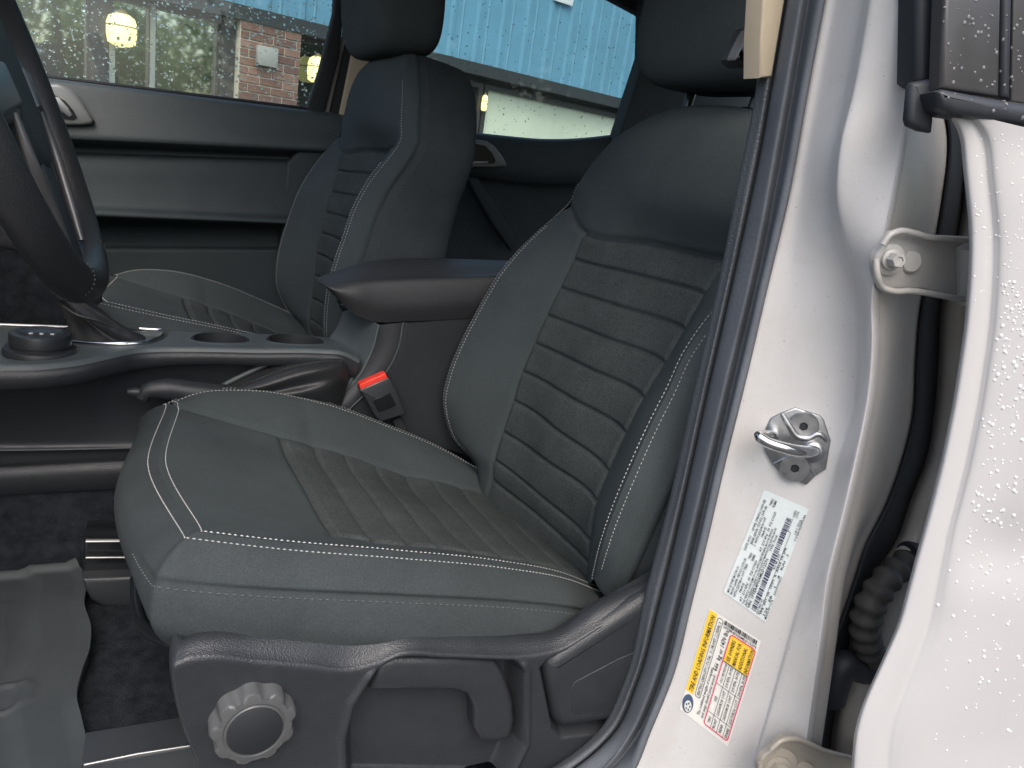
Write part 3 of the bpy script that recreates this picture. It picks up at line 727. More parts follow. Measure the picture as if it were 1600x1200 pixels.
# ------------------------------------------------------------------ door striker
def build_striker():
    def q(x, y): return (1150+x*.15, 600+y*.15)
    pl = [(620, 248), (880, 330), (920, 380), (990, 590), (940, 890), (830, 960), (735, 1055), (480, 950), (380, 840), (300, 700), (285, 600), (300, 490), (360, 360), (480, 300)]
    c, n = jamb(*q(640, 640))
    e = c*1.0
    def onp(x, y, lift):                                   # plane of the plate
        d = ray(*q(x, y)); t = ((c+n*lift).dot(n))/d.dot(n); return d*t
    root = empty('door_striker', tuple(c), 'steel door striker plate with a bent latch loop, bolted to the white pillar', 'door striker')
    plate('plate', [onp(x, y, .0035) for x, y in pl], .006, .0012, m_steel, root, toward=n)
    # pressed ribs on the plate
    tube('pressed_rib', [onp(478, 305, .0040), onp(560, 440, .0048), onp(650, 550, .0048), onp(740, 565, .0048), onp(860, 520, .0045), onp(950, 590, .004)], [.0018, .0026, .0030, .0030, .0026, .0016], m_steel, root, seg=8, n=30)
    tube('pressed_rib', [onp(390, 830, .0036), onp(560, 760, .0042), onp(680, 770, .0042), onp(820, 945, .0036)], [.0010, .0018, .0018, .001], m_steel, root, seg=8, n=24)
    tube('latch_loop', [onp(380, 545, -.002), onp(385, 545, .012), onp(290, 535, .030), onp(240, 545, .036), onp(300, 590, .037), onp(520, 670, .036), onp(700, 705, .028), onp(800, 700, .016), onp(805, 705, -.002)], [.0048, .0045, .0043, .0043, .0046, .0050, .005, .005, .0055], m_chrome, root, seg=14, n=60)
    lathe('loop_collar', [(.009, 0), (.009, .002), (.0065, .004), (0, .004)], onp(805, 710, .0035), n, m_steel, root, seg=20)
    for (x, y) in ((700, 435), (610, 870)):
        s = lathe('screw', [(.0125, 0), (.0125, .0016), (.0118, .0024), (.0034, .0024)], onp(x, y, .0035), n, m_steel, root, seg=28, cap=False)
        lathe('screw_socket', [(.0036, .0026), (.0030, .0014), (.0, .0014)], onp(x, y, .0035), n, m_black, s, seg=24, cap=False, mod=lambda th, h: 1-.22*max(0, math.cos(6*th)))
    return root
striker = build_striker()

# ------------------------------------------------------------------ stickers with print
m_stick = mat('sticker white', (.60, .66, .66), .35, spec=.5, var=.05, vscale=300)
m_stick2 = mat('sticker white', (.66, .66, .62), .35, spec=.5)
m_yel = mat('sticker yellow', (.80, .52, .045), .4); m_ink = mat('ink', (.02, .022, .03), .6); m_inkp = mat('barcode ink', (.055, .055, .10), .6)
m_pink = mat('sticker red rule', (.62, .06, .13), .5); m_blue_i = mat('ink blue', (.06, .09, .16), .5)
class Sticker:
    """quad on the jamb; (u,v) in units W x H, u to reading right, v down"""
    def __init__(self, tl, tr, br, bl, W, H):
        self.c = [np.array(x, float) for x in (tl, tr, br, bl)]; self.W, self.H = W, H
    def at(self, u, v, lift):
        a, b = u/self.W, v/self.H; tl, tr, br, bl = self.c
        p = (1-a)*(1-b)*tl+a*(1-b)*tr+a*b*br+(1-a)*b*bl
        h, n = jamb(p[0], p[1], lift)
        return h if h is not None else P(p[0], p[1], .43)
    def patch(self, name, poly, lift, m, parent, nsub=6):
        """filled polygon in uv, draped"""
        if len(poly) > 10 and 'emblem' not in name or len(poly) == 4 or name == 'yellow_heading':
            us = [p[0] for p in poly]; vv = [p[1] for p in poly]
            A = np.array([[tuple(self.at(u, v, lift)) for u in np.linspace(min(us), max(us), 40)] for v in np.linspace(min(vv), max(vv), 26)])
            return grid(name, A, m, parent)
        bm = bmesh.new(); vs_ = [bm.verts.new((a, b, 0)) for a, b in poly]; bm.faces.new(vs_)
        bmesh.ops.triangulate(bm, faces=bm.faces)
        bmesh.ops.subdivide_edges(bm, edges=bm.edges[:], cuts=2, use_grid_fill=True)
        V = [self.at(v.co.x, v.co.y, lift) for v in bm.verts]; bm.verts.index_update()
        F = [[v.index for v in f.verts] for f in bm.faces]; bm.free()
        return from_pd(name, V, F, m, parent)
    def rect(self, u0, v0, u1, v1): return [(u0, v0), (u1, v0), (u1, v1), (u0, v1)]
    def multi(self, name, rects, lift, m, parent):
        V, F = [], []
        for (u0, v0, u1, v1) in rects:
            i = len(V); V += [self.at(a, b, lift) for a, b in self.rect(u0, v0, u1, v1)]; F.append((i, i+1, i+2, i+3))
        return from_pd(name, V, F, m, parent, smooth=False)
    def text(self, name, lines, lift, m, parent, bold=True, turn=False):
        """lines: (string, u, v_baseline, height, width or None)"""
        V, F = [], []
        for s, u, v, h, w in lines:
            cu = bpy.data.curves.new('t', 'FONT'); cu.body = s; cu.size = 1; cu.resolution_u = 1
            cu.offset = .012 if bold else .0
            ob = bpy.data.objects.new('t', cu); me = ob.to_mesh()
            xs = [q.co.x for q in me.vertices] or [0, 1]
            sx = (w/max(1e-6, max(xs))) if w else h/.72*.8
            sy = h/.72; b = len(V)
            for q in me.vertices: V.append(self.at(u+q.co.y*sy, v+q.co.x*sx, lift) if turn else self.at(u+q.co.x*sx, v-q.co.y*sy, lift))
            F += [[b+k for k in p.vertices] for p in me.polygons]
            ob.to_mesh_clear(); bpy.data.objects.remove(ob); bpy.data.curves.remove(cu)
        return from_pd(name, V, F, m, parent, smooth=False)
def barcode(u0, v0, u1, v1, n, seed):
    r = random.Random(seed); w = (u1-u0)/n; out = []; u = u0
    while u < u1-w:
        b = w*r.choice([.6, .6, 1.1, 1.7]); out.append((u, v0, min(u+b, u1), v1)); u += b+w*r.choice([.6, .6, 1.1])
    return out
def rrect(u0, v0, u1, v1, r, n=5):
    o = []
    for cx, cy, a0 in ((u1-r, v0+r, -90), (u1-r, v1-r, 0), (u0+r, v1-r, 90), (u0+r, v0+r, 180)):
        for k in range(n+1):
            a = math.radians(a0+90*k/n); o.append((cx+r*math.cos(a), cy+r*math.sin(a)))
    return o
def ring_uv(st, name, outer, t, lift, m, parent):
    q = np.array(outer); a = poly_area2(q); inner = inset2(q if a > 0 else q[::-1], t); q = q if a > 0 else q[::-1]
    n = len(q); V = [st.at(*p, lift) for p in q]+[st.at(*p, lift) for p in inner]
    return from_pd(name, V, [(i, (i+1) % n, n+(i+1) % n, n+i) for i in range(n)], m, parent, smooth=False)

s1 = Sticker((1130, 924), (1194, 765), (1264, 795), (1196, 972), 171, 82)
L1 = s1.patch('certification_label', rrect(0, 0, 171, 82, 2), .0006, m_stick, None)
tag(L1, 'pale printed certification label with a long barcode, below the striker', 'label')
T1 = [('MFD. BY FORD MOTOR CO.', 4, 9, 4.2, 44), ('DATE: 01/21', 74, 9, 4.2, 24), ('GVWR: 2744 KG ( 6050 LB)', 106, 9, 4.2, 52),
      ('FRONT GAWR: 1420 KG ( 3130 LB)', 4, 15, 4.2, 60), ('REAR GAWR: 1529 KG ( 3370 LB)', 88, 15, 4.2, 62),
      ('WITH 255/70R16 110T TIRES', 4, 21, 4.2, 54), ('TIRES', 66, 21, 4.2, 10), ('WITH 265/60R18 110T', 92, 21, 4.2, 42), ('TIRES', 153, 21, 4.2, 11),
      ('18x8.0J', 14, 27, 4.2, 16), ('RIMS', 66, 27, 4.2, 10), ('18x8.0J', 104, 27, 4.2, 16), ('RIMS', 153, 27, 4.2, 11),
      ('AT  210 kPa/  30  PSI COLD', 4, 33, 4.2, 66), ('AT  210 kPa/  30  PSI COLD', 84, 33, 4.2, 64),
      ('THIS VEHICLE CONFORMS TO ALL APPLICABLE FEDERAL MOTOR VEHICLE', 3, 38.5, 3.6, 120),
      ('SAFETY STANDARDS IN EFFECT ON THE DATE OF MANUFACTURE SHOWN ABOVE.', 3, 43.5, 3.6, 124),
      ('VIN: 1FTER4FHXMLD12296', 3, 49, 5, 78), ('TYPE: Truck', 92, 49, 4.2, 26),
      ('EXT PNT: YZ', 4, 66, 4, 22), ('RC: 44  DSO:', 72, 65, 4, 24), ('WB  INT TR  TP/PS  R  AXLE TR SPR', 6, 71, 3.8, 102), ('126   EB    1    8   RAI   J', 6, 77, 3.8, 94), ('MADE IN U.S.A.', 4, 81, 3.8, 30),
      ('U5C  F2UJ', 130, 77, 3.8, 22), ('32020101092021', 40, 81, 3.8, 28), ('10Z53', 152, 64, 3.8, 10), ('10704', 152, 69, 3.8, 10), ('F 3U5A-3520472-AA', 122, 81, 3.8, 40)]
s1.text('printed_text', T1, .0015, m_ink, L1)
s1.multi('barcode', barcode(5, 52, 150, 61, 95, 3), .0015, m_inkp, L1)
s1.multi('printed_rules', [(4, 67, 130, 67.6), (130, 67, 130.6, 58), (130, 62, 150, 62.6), (88, 11, 88.6, 22)], .0015, m_ink, L1)

s2 = Sticker((1061, 1107), (1108, 950), (1189, 1001), (1137, 1166), 164, 96)
L2 = s2.patch('tire_label', rrect(0, 0, 164, 96, 5), .0006, m_stick2, None)
tag(L2, 'tire and loading label with yellow heading and red-ruled table, low on the pillar', 'label')
s2.patch('yellow_heading', [(33, 1), (159, 1), (162, 3), (163, 5), (163, 15.5), (33, 15.5)], .0010, m_yel, L2)
s2.patch('yellow_note', rrect(107, 47, 147, 91.5, 3), .0010, m_yel, L2)
ring_uv(s2, 'red_frame', rrect(6, 45, 149, 93, 5), 1.7, .0015, m_pink, L2)
ring_uv(s2, 'capacity_frame', rrect(34, 17.5, 161, 28, 4), .8, .0015, m_ink, L2)
s2.text('printed_text', [('TIRE AND LOADING INFORMATION', 36, 13, 8, 122),
    ('SEATING CAPACITY | TOTAL : 5 | FRONT: 2 | REAR: 3', 37, 25.5, 5, 118),
    ('The combined weight of occupants', 12, 35, 5, 76), ('and cargo should never exceed :', 12, 42, 5, 70), ('666  kg or 1470 lbs.', 86, 41.5, 7.5, 66),
    ('SEE OWNERS', 109, 57, 6.5, 34), ('MANUAL FOR', 109, 68, 6.5, 35), ('ADDITIONAL', 109, 79, 6.5, 34), ('INFORMATION', 109, 90, 6.5, 37),
    ('TIRE', 12, 55, 4, 10), ('SIZE', 46, 55, 4, 8), ('COLD TIRE PRESSURE', 75, 55, 4, 30),
    ('FRONT', 9, 66, 5, 15), ('265/60R18 110T', 30, 66, 5, 38), ('210 KPA, 30 PSI', 74, 66, 5, 31),
    ('REAR', 10, 78, 5, 13), ('265/60R18 110T', 30, 78, 5, 38), ('210 KPA, 30 PSI', 74, 78, 5, 31),
    ('SPARE', 9, 90, 5, 15), ('255/70R16 111T', 30, 90, 5, 38), ('200 KPA, 30 PSI', 74, 90, 5, 31)], .0016, m_ink, L2)
s2.multi('printed_rules', [(7, 58, 107, 58.7), (7, 70, 107, 70.7), (7, 82, 107, 82.7), (27, 46, 27.7, 92), (71, 46, 71.7, 92), (106, 46, 107.2, 92)], .0015, m_ink, L2)
# vertical barcode at the reading right end, with the number beside it
s2.multi('barcode', [(155.5, q[0], 162, q[2]) for q in barcode(30, 0, 92, 1, 50, 8)], .0015, m_ink, L2)
s2.text('printed_number', [('1FTER4FHXMLD12296', 150.5, 30, 3.8, 62)], .0016, m_ink, L2, turn=True)
# tyre emblem
em = s2.patch('tire_emblem', [(16+14*math.cos(a), 11+10*math.sin(a)) for a in np.linspace(0, 2*math.pi, 28, endpoint=False)], .0009, m_blue_i, L2)
s2.patch('emblem_rim', [(13+8.5*math.cos(a), 12+6.5*math.sin(a)) for a in np.linspace(0, 2*math.pi, 24, endpoint=False)], .0015, m_stick2, em)
for k in range(5):
    a = 2*math.pi*k/5
    s2.patch('emblem_spoke', [(13+4.8*math.cos(a)+1.9*math.cos(b), 12+3.6*math.sin(a)+1.5*math.sin(b)) for b in np.linspace(0, 2*math.pi, 8, endpoint=False)], .0019, m_blue_i, em)

# ------------------------------------------------------------------ rear door (swung open), its hinges, wiring boot
d0 = {143: 1466, 165: 1468, 180: 1487, 210: 1502, 262: 1506, 337: 1514, 375: 1516, 437: 1514, 512: 1508, 625: 1491, 719: 1472, 794: 1453, 874: 1431, 975: 1405, 1042: 1375, 1099: 1349, 1144: 1336, 1200: 1332, 1260: 1330}
rdoor = empty('rear_door', tuple(P(1560, 1250, .30)), 'open white rear door with rain beads along the right edge', 'car door')
DA = P(1505, 400, .345); DN = Vector((-.31, -.95, .05)).normalized()                 # plane of the open door's skin, its outward normal
def DP(px, py, o_=0.0):
    d = ray(px, py); return d*((DA.dot(DN)+o_)/d.dot(DN))
def door_grid():
    ky = sorted(d0); cols = [(8, -.040), (-1.0, -.014), (0, -.006), (5, -.001), (20, .001), (34, .001), (42, .003), (56, .006), (110, .009), (190, .012), (330, .012), (620, .006)]
    N = 110; G = np.zeros((N, len(cols)*1, 3))
    for j, (o_, y) in enumerate(cols):
        for i in range(N):
            v = i/(N-1); py0 = 168+max(0, o_)*.235; py = py0+(1262-py0)*v
            pyr = 168+(1262-168)*v
            wide = 1+.5*max(0, min(1, (pyr-820)/250))*(1 if 5 < o_ < 60 else 0)
            px = lerp(np.interp(pyr, ky, [d0[k] for k in ky]), 1450, min(1, max(0, o_-60)/500))+o_*wide
            G[i, j] = DP(px, py, y+.010*min(1, max(0, o_-40)/150)*math.sin(math.pi*min(1, v*1.1))-.004*math.exp(-((v-.62)/.05)**2)*min(1, max(0, o_-40)/60))
    ker = np.hanning(9); ker /= ker.sum()
    for j in range(G.shape[1]):
        for c in range(3): G[:, j, c] = np.convolve(np.pad(G[:, j, c], 4, mode='reflect', reflect_type='odd'), ker, 'valid')
    k = len(cols); tt = np.linspace(0, k-1, (k-1)*5+1)
    return np.stack([spl(np.arange(k), G[i], tt) for i in range(N)], 0)
dg = door_grid()
dpan = grid('door_skin', dg, m_door, rdoor)
dsurf = Surf(dpan)
back_ = np.array([.95, -.31, 0])*.045-np.array(tuple(DN))*.025
grid('door_inner', np.array([dg[:, -1], dg[:, -1]-np.array(tuple(DN))*.07, dg[:, 0]+back_, dg[:, 0]]).transpose(1, 0, 2), m_paint_d, rdoor)
m_belt = mat('belt moulding', (.035, .038, .045), .35, var=.1, vscale=90)
m_appl = mat('black gloss frame', (.060, .060, .062), .22, spec=.5, var=.1, vscale=30)
plate('belt_moulding', [DP(a, b, .010) for a, b in [(1466, 142), (1478, 138), (1540, 150), (1600, 160), (1700, 178), (1700, 222), (1600, 196), (1540, 186), (1490, 179), (1472, 168)]], .02, .005, m_belt, rdoor)
plate('window_frame_cover', [DP(a, b, .002) for a, b in [(1478, -60), (1473, 60), (1470, 138), (1563, 152), (1566, 0), (1568, -60)]], .012, .003, m_appl, rdoor)
plate('window_channel', [DP(a, b, .001) for a, b in [(1569, -60), (1567, 0), (1564, 150), (1580, 155), (1583, 0), (1585, -60)]], .012, .003, m_belt, rdoor)
plate('window_glass', [DP(a, b, -.004) for a, b in [(1586, -60), (1583, 0), (1580, 158), (1720, 180), (1720, -60)]], .005, .001, m_appl, rdoor)
plate('frame_seal', [DP(a, b, -.016) for a, b in [(1434, -60), (1433, 0), (1430, 125), (1440, 132), (1470, 140), (1472, 60), (1476, -60)]], .02, .005, m_gapseal, rdoor)
bk = plate('seal_plug', [DP(a, b, -.008) for a, b in [(1424, 132), (1429, 127), (1458, 122), (1464, 130), (1461, 190), (1459, 207), (1440, 204), (1422, 196), (1419, 186)]], .006, .004, m_gapseal, rdoor)
def drops(name, surf, spots, m, parent, seg=8):
    V, F = [], []
    for px, py, r in spots:
        h, n = surf(px, py) if callable(surf) else surf
        if h is None: continue
        t = n.cross(Vector((0, 0, 1))); t = t.normalized() if t.length > 1e-4 else Vector((1, 0, 0)); b = n.cross(t)
        i0 = len(V); el = random.uniform(.8, 1.5)
        rings = [(1, 0), (.86, .32), (.5, .52)]
        for (q, hh) in rings:
            for k in range(seg):
                a = 2*math.pi*k/seg; V.append(h+n*(hh*r)+t*(q*r*math.cos(a))+b*(q*r*el*math.sin(a)))
        V.append(h+n*(.58*r))
        for a in range(2):
            for k in range(seg): F.append((i0+a*seg+k, i0+a*seg+(k+1) % seg, i0+(a+1)*seg+(k+1) % seg, i0+(a+1)*seg+k))
        for k in range(seg): F.append((i0+2*seg+k, i0+2*seg+(k+1) % seg, i0+3*seg))
    o = from_pd(name, V, F, m, parent); o['kind'] = 'stuff'; return o
sp = []
for k in range(420):
    py = random.uniform(440, 1200); lo = np.interp(py, sorted(d0), [d0[q] for q in sorted(d0)])+50
    px = lo+(1610-lo)*random.random()**.8
    w = .9 if py < 900 else .55
    if random.random() < w*(.35+.65*math.exp(-((px-1555)/60)**2)): sp.append((px, py, random.choice([.0006, .0007, .0009, .0012])))
for k in range(70): sp.append((random.uniform(1520, 1605), random.uniform(210, 480), random.choice([.0005, .0006])))
drops('rain_beads', dsurf, sp, m_drop, rdoor)
msurf = Surf(kid(rdoor, 'belt_moulding'), kid(rdoor, 'window_frame_cover'), kid(rdoor, 'window_glass'), kid(rdoor, 'window_channel'))
drops('rain_beads', msurf, [(random.uniform(1472, 1605), random.uniform(0, 190), random.choice([.0005, .0006, .0009, .0011])) for k in range(70)], m_drop_k, rdoor)

m_hinge2 = paint_mat('grimy hinge', .9, (.27, .25, .215))
def build_hinge(tf, yb, label, m_hinge=m_hinge):
    """pressed hinge leaf with flanges, hex bolt and rivet; tf maps hinge-picture coords to pixels"""
    root = None
    q = lambda x, y, dy=0: P(*tf(x, y), yb+dy)
    body_ = [(340, 140), (420, 125), (560, 150), (660, 190), (820, 205), (1100, 235), (1250, 260), (1250, 800), (1050, 770), (900, 735), (760, 715), (640, 690), (480, 690), (300, 690), (230, 665), (190, 560), (170, 430), (200, 330), (280, 230)]
    lf = root = tag(plate('door_hinge', [q(x, y) for x, y in body_], .006, .002, m_hinge, rdoor), label)
    tube('hinge_flange', [q(240, 260, -.004), q(310, 165, -.005), q(390, 133, -.006), q(540, 150, -.006), q(680, 190, -.006), q(820, 200, -.006), q(1060, 215, -.006), q(1250, 240, -.006)], .0024, m_hinge, root, seg=10, n=40)
    tube('hinge_flange', [q(175, 400, -.003), q(190, 560, -.006), q(235, 670, -.005), q(330, 705, -.006), q(520, 705, -.006), q(640, 720, -.006), q(760, 740, -.006), q(1050, 790, -.006), q(1250, 810, -.006)], .0024, m_hinge, root, seg=10, n=40)
    ax = (q(0, 0)).normalized()*-1; ax = Vector((-.35, -.93, .05)).normalized()
    sc = (q(430, 400)-q(250, 400)).length/180
    b = lathe('bolt', [(110*sc, 0), (110*sc, .0012), (100*sc, .002), (72*sc, .0022), (70*sc, .005), (62*sc, .0055)], q(300, 400), ax, m_hinge, root, seg=28)
    lathe('bolt_head', [(52*sc, .0055), (52*sc, .013), (46*sc, .0142), (30*sc, .0142), (28*sc, .0132), (0, .0132)], q(300, 400), ax, m_hinge, root, seg=6, cap=False)
    lathe('rivet', [(76*sc, 0), (76*sc, .0018), (64*sc, .0032), (0, .0036)], q(505, 425), ax, m_hinge, root, seg=26, cap=False)
    kn = tube('hinge_knuckle', [q(1120, 250, -.006), q(1130, 780, -.006)], .013, m_hinge, root, seg=16)
    return root
build_hinge(lambda x, y: (1340+x*.1625, 340+y*.1625), .395, 'upper rear-door hinge with a hex bolt and round rivet')
h2 = build_hinge(lambda x, y: (1167+x*.19-y*.03, 1118+y*.17+x*.035), .396, 'lower grimy rear-door hinge at the bottom edge of the picture', m_hinge2)
boot = [P(1432, 862, .43), P(1408, 884, .425), P(1378, 915, .42), P(1360, 945, .42), P(1352, 980, .42), P(1358, 1012, .42), P(1376, 1040, .425)]
wb = empty('wiring_boot', tuple(P(1340, 1050, .43)), 'ribbed black rubber wiring boot in the rear door gap', 'wiring boot')
n = 150; rr = [.0098+.0016*math.sin(2*math.pi*12*t)+.0034*math.sin(math.pi*t) for t in np.linspace(0, 1, n)]
m_boot = mat('boot rubber', (.052, .050, .047), .65, var=.3, vscale=70)
tube('bellows', boot, rr, m_boot, wb, seg=24, n=n)
tube('boot_end', [P(1420, 868, .428), P(1436, 860, .43), P(1460, 880, .43), P(1450, 960, .435)], [.013, .017, .019, .017], m_gapseal, wb, seg=20, n=20)
tube('boot_stub', [P(1378, 1040, .425), P(1350, 1045, .427), P(1318, 1040, .43), P(1306, 1062, .432), P(1300, 1092, .436)], [.017, .014, .014, .0145, .013], m_gapseal, wb, seg=20, n=28)

# ================================================================== centre console
con = empty('center_console', (.15, 1.2, FZ), 'dark plastic centre console with cup holders and padded armrest between the seats', 'console')
near_e = [(-420, 590, 1.03), (-140, 578, 1.03), (-60, 575, 1.03), (0, 572, 1.03), (70, 570, 1.03), (130, 563, 1.04), (175, 553, 1.06), (215, 545, 1.083), (260, 543, 1.09), (300, 543, 1.09), (400, 545, 1.09), (500, 546, 1.09), (535, 549, 1.09), (562, 562, 1.095)]
low_e = [(-420, 634, 1.03), (-140, 618, 1.03), (-60, 615, 1.03), (0, 612, 1.03), (70, 608, 1.03), (130, 600, 1.04), (175, 588, 1.06), (215, 579, 1.083), (260, 574, 1.09), (300, 572, 1.09), (400, 573, 1.09), (500, 574, 1.09), (530, 578, 1.09), (552, 592, 1.095)]
far_e = [(-420, 500, 1.25), (-140, 505, 1.25), (-60, 507, 1.25), (0, 509, 1.25), (60, 511, 1.25), (110, 513, 1.25), (160, 515, 1.25), (210, 516, 1.25), (250, 517, 1.25), (300, 519, 1.25), (390, 521, 1.25), (460, 524, 1.25), (500, 526, 1.25), (545, 529, 1.25)]
cv3 = lambda l: [P(a, b, c) for a, b, c in l]
NE, FE = curve(cv3(near_e), 300), curve(cv3(far_e), 300)
D = np.stack([NE*(1-t)+FE*t for t in np.linspace(0, 1, 90)], 0)
DS = lambda px, py: None
deck0 = grid('tmp', D, None); deckS = Surf(deck0); bpy.data.objects.remove(deck0)
def dk(px, py, lift=0.0):
    h, n = deckS(px, py); return (h if h is not None else P(px, py, 1.15))+Vector((0, 0, lift))
X, Yv = D[..., 0], D[..., 1]
dz = np.zeros(X.shape)
for (px, py, r) in ((345, 531, .039), (462, 533, .041)):
    c = dk(px, py); sdv = r-np.hypot(X-c.x, Yv-c.y); dz -= .055*sstep(-.002, .006, sdv); dz += .0015*np.exp(-((sdv+.003)/.003)**2)
cups = [(dk(px, py), r) for (px, py, r) in ((345, 531, .039), (462, 533, .041))]
sh = [dk(x, y) for x, y in [(84, 519), (110, 536), (238, 536), (256, 519)]]
sdv = sdist(np.array([[p.x, p.y] for p in sh]), X, Yv); dz -= .007*sstep(0, .004, sdv)
# rounded edges of the deck
te = np.linspace(0, 1, 90)[:, None]; dz -= .006*np.exp(-(te/.012)**2)
D2 = D.copy(); D2[..., 2] += dz
m_deck = mat('console deck', (.085, .102, .105), .42, spec=.5, var=.06, vscale=40, bump=[('noise', 700, .0002)])
tag(grid('console_deck', D2, m_deck, con, flip=True), 'teal-grey top deck with two cup holders and the shifter well')
for c, r in cups:
    lathe('cup_holder', [(r+.0015, .0012), (r-.0015, .0016), (r-.003, -.003), (r-.005, -.048), (0, -.050)], c, (0, 0, 1), m_black, con, seg=40, cap=False)  # black liner: the shade down in the wells is put into its colour
LE = curve(cv3(low_e), 300)
lipc = [D2[0], D2[0]+np.array([0, -.004, -.003]), NE*.55+LE*.45+np.array([0, -.005, -.002]), LE+np.array([0, -.003, .003]), LE+np.array([0, .004, 0]), LE+np.array([0, .02, .004])]
grid('console_lip', np.array(lipc), m_grain, con)
wl = lambda py0, py1, y: curve([P(-420, py0+8, y), P(-140, py0, y), P(0, lerp(py0, py1, .25), y), P(190, lerp(py0, py1, .5), y), P(600, py1, y)], 300)
under = LE+np.array([0, .020, .004])
ridge_ = curve([P(-420, 710, 1.105), P(-140, 706, 1.105), P(40, 705, 1.105), P(190, 702, 1.105), P(600, 690, 1.105)], 300)
walls = [under, under*.5+ridge_*.5+np.array([0, .012, .0]), ridge_+np.array([0, .004, .012]), ridge_, ridge_+np.array([0, .014, -.006]), wl(742, 700, 1.122)]
Wg = np.stack([spl(np.arange(6), np.array(walls)[:, j], np.linspace(0, 5, 31)) for j in range(300)], 1)
grid('console_side', Wg, m_smooth, con)
bandc = [wl(738, 697, 1.115), wl(742, 701, 1.108), wl(760, 719, 1.106), wl(783, 742, 1.108), wl(786, 745, 1.118)]
grid('lower_band', np.array(bandc), m_grain, con)
grid('tunnel_carpet', np.array([wl(784, 743, 1.125), wl(880, 840, 1.10), wl(990, 960, 1.02)]), m_carpet, con)
# chrome shifter frame
fr = [dk(x, y, .002) for x, y in [(90, 521), (86, 526), (104, 536), (116, 537.5), (230, 537), (240, 534), (256, 521), (254, 518.5), (240, 517.5), (108, 516)]]
tube('shifter_frame', curve(fr, 70, closed=True).tolist()+[curve(fr, 70, closed=True)[0].tolist()], .0034, m_chrome, con, seg=8)
# thin bright strip along the far edge
tube('bright_strip', [P(-420, 494, 1.258), P(-140, 503, 1.258), P(0, 507, 1.258), P(110, 511, 1.258)], .0025, m_satin, con, seg=6, n=12)
# drive mode dial
dc = dk(64, 551, .0)
dial = lathe('drive_mode_dial', [(.042, 0), (.042, .004), (.040, .007), (.036, .008), (.033, .0085), (.033, .011), (.0345, .012), (.0345, .024), (.033, .0265), (.026, .027), (.025, .0262), (0, .0262)], dc, (0, 0, 1), m_smooth, con, seg=48, cap=False)
for k in (-1, 0, 1):
    lathe('dial_mark', [(.0028, 0), (.0024, .0008), (0, .0009)], dc+Vector((k*.0115+.002, -.006, .0262)), (0, 0, 1), m_thread, dial, seg=10, cap=False)
# armrest box and lid
lid = [[(500, 441, 1.14), (520, 460, 1.125), (548, 487, 1.115), (578, 501, 1.113), (640, 502, 1.113), (720, 498, 1.113), (850, 490, 1.113)],
       [(497, 439, 1.14), (512, 449, 1.115), (545, 463, 1.105), (590, 474, 1.105), (640, 476, 1.105), (720, 470, 1.105), (850, 462, 1.105)],
       [(496, 437, 1.15), (513, 443, 1.125), (545, 444, 1.113), (590, 442, 1.113), (640, 440, 1.113), (720, 437, 1.113), (850, 430, 1.113)],
       [(497, 436, 1.16), (515, 439, 1.14), (548, 436, 1.13), (592, 433, 1.13), (642, 431, 1.13), (722, 429, 1.13), (850, 424, 1.13)],
       [(500, 433, 1.175), (520, 428, 1.175), (555, 419, 1.175), (600, 413, 1.175), (650, 411, 1.175), (725, 411, 1.175), (850, 412, 1.175)],
       [(506, 431, 1.225), (528, 424, 1.225), (565, 413, 1.225), (610, 406, 1.225), (655, 405, 1.225), (728, 407, 1.225), (850, 412, 1.225)],
       [(515, 437, 1.24), (535, 440, 1.24), (575, 440, 1.24), (615, 440, 1.24), (660, 440, 1.24), (730, 440, 1.24), (850, 440, 1.24)]]
m_lid = mat('armrest vinyl', (.036, .038, .041), .46, spec=.5, var=.06, vscale=30, bump=[('voronoi', 640, .0003)])
tag(loft('armrest_lid', [cv3(l) for l in lid], m_lid, con, n=70, m=60, flip=True), 'padded vinyl armrest lid with a pointed front')
box_near = [(592, 507), (582, 545), (560, 588), (528, 620), (490, 648)]
bx_s = [[P(a, b, 1.10) for a, b in box_near], [P(a, b, 1.098) for a, b in [(630, 504), (622, 545), (603, 582), (576, 610), (535, 650)]]]
loft('box_front_trim', [bx_s[0], [v+Vector((0, -.002, 0)) for v in bx_s[0]], bx_s[1]], m_grain, con, n=40)
loft('box_side', [[v+Vector((.001, .003, 0)) for v in bx_s[1]], [P(a, b, 1.10) for a, b in [(660, 503), (655, 550), (645, 590), (630, 625), (600, 670)]], [P(a, b, 1.10) for a, b in [(860, 490), (860, 550), (850, 620), (840, 680), (820, 740)]]], m_smooth, con, n=40, m=12)
tube('box_seam', bx_s[1], .0013, m_deck, con, seg=6, n=30)
tube('box_edge', bx_s[0], .0022, m_deck, con, seg=8, n=30)
loft('box_front', [[P(a, b, 1.10) for a, b in box_near[:4]], [P(a, b, 1.165) for a, b in [(562, 490), (557, 520), (548, 545), (530, 566)]], [P(a, b, 1.235) for a, b in [(540, 470), (533, 495), (524, 515), (515, 527)]]], m_deck, con, n=30, m=20)
plate('lid_latch', [P(a, b, 1.16) for a, b in [(530, 474), (548, 470), (552, 483), (536, 488)]], .02, .004, m_gloss, con)

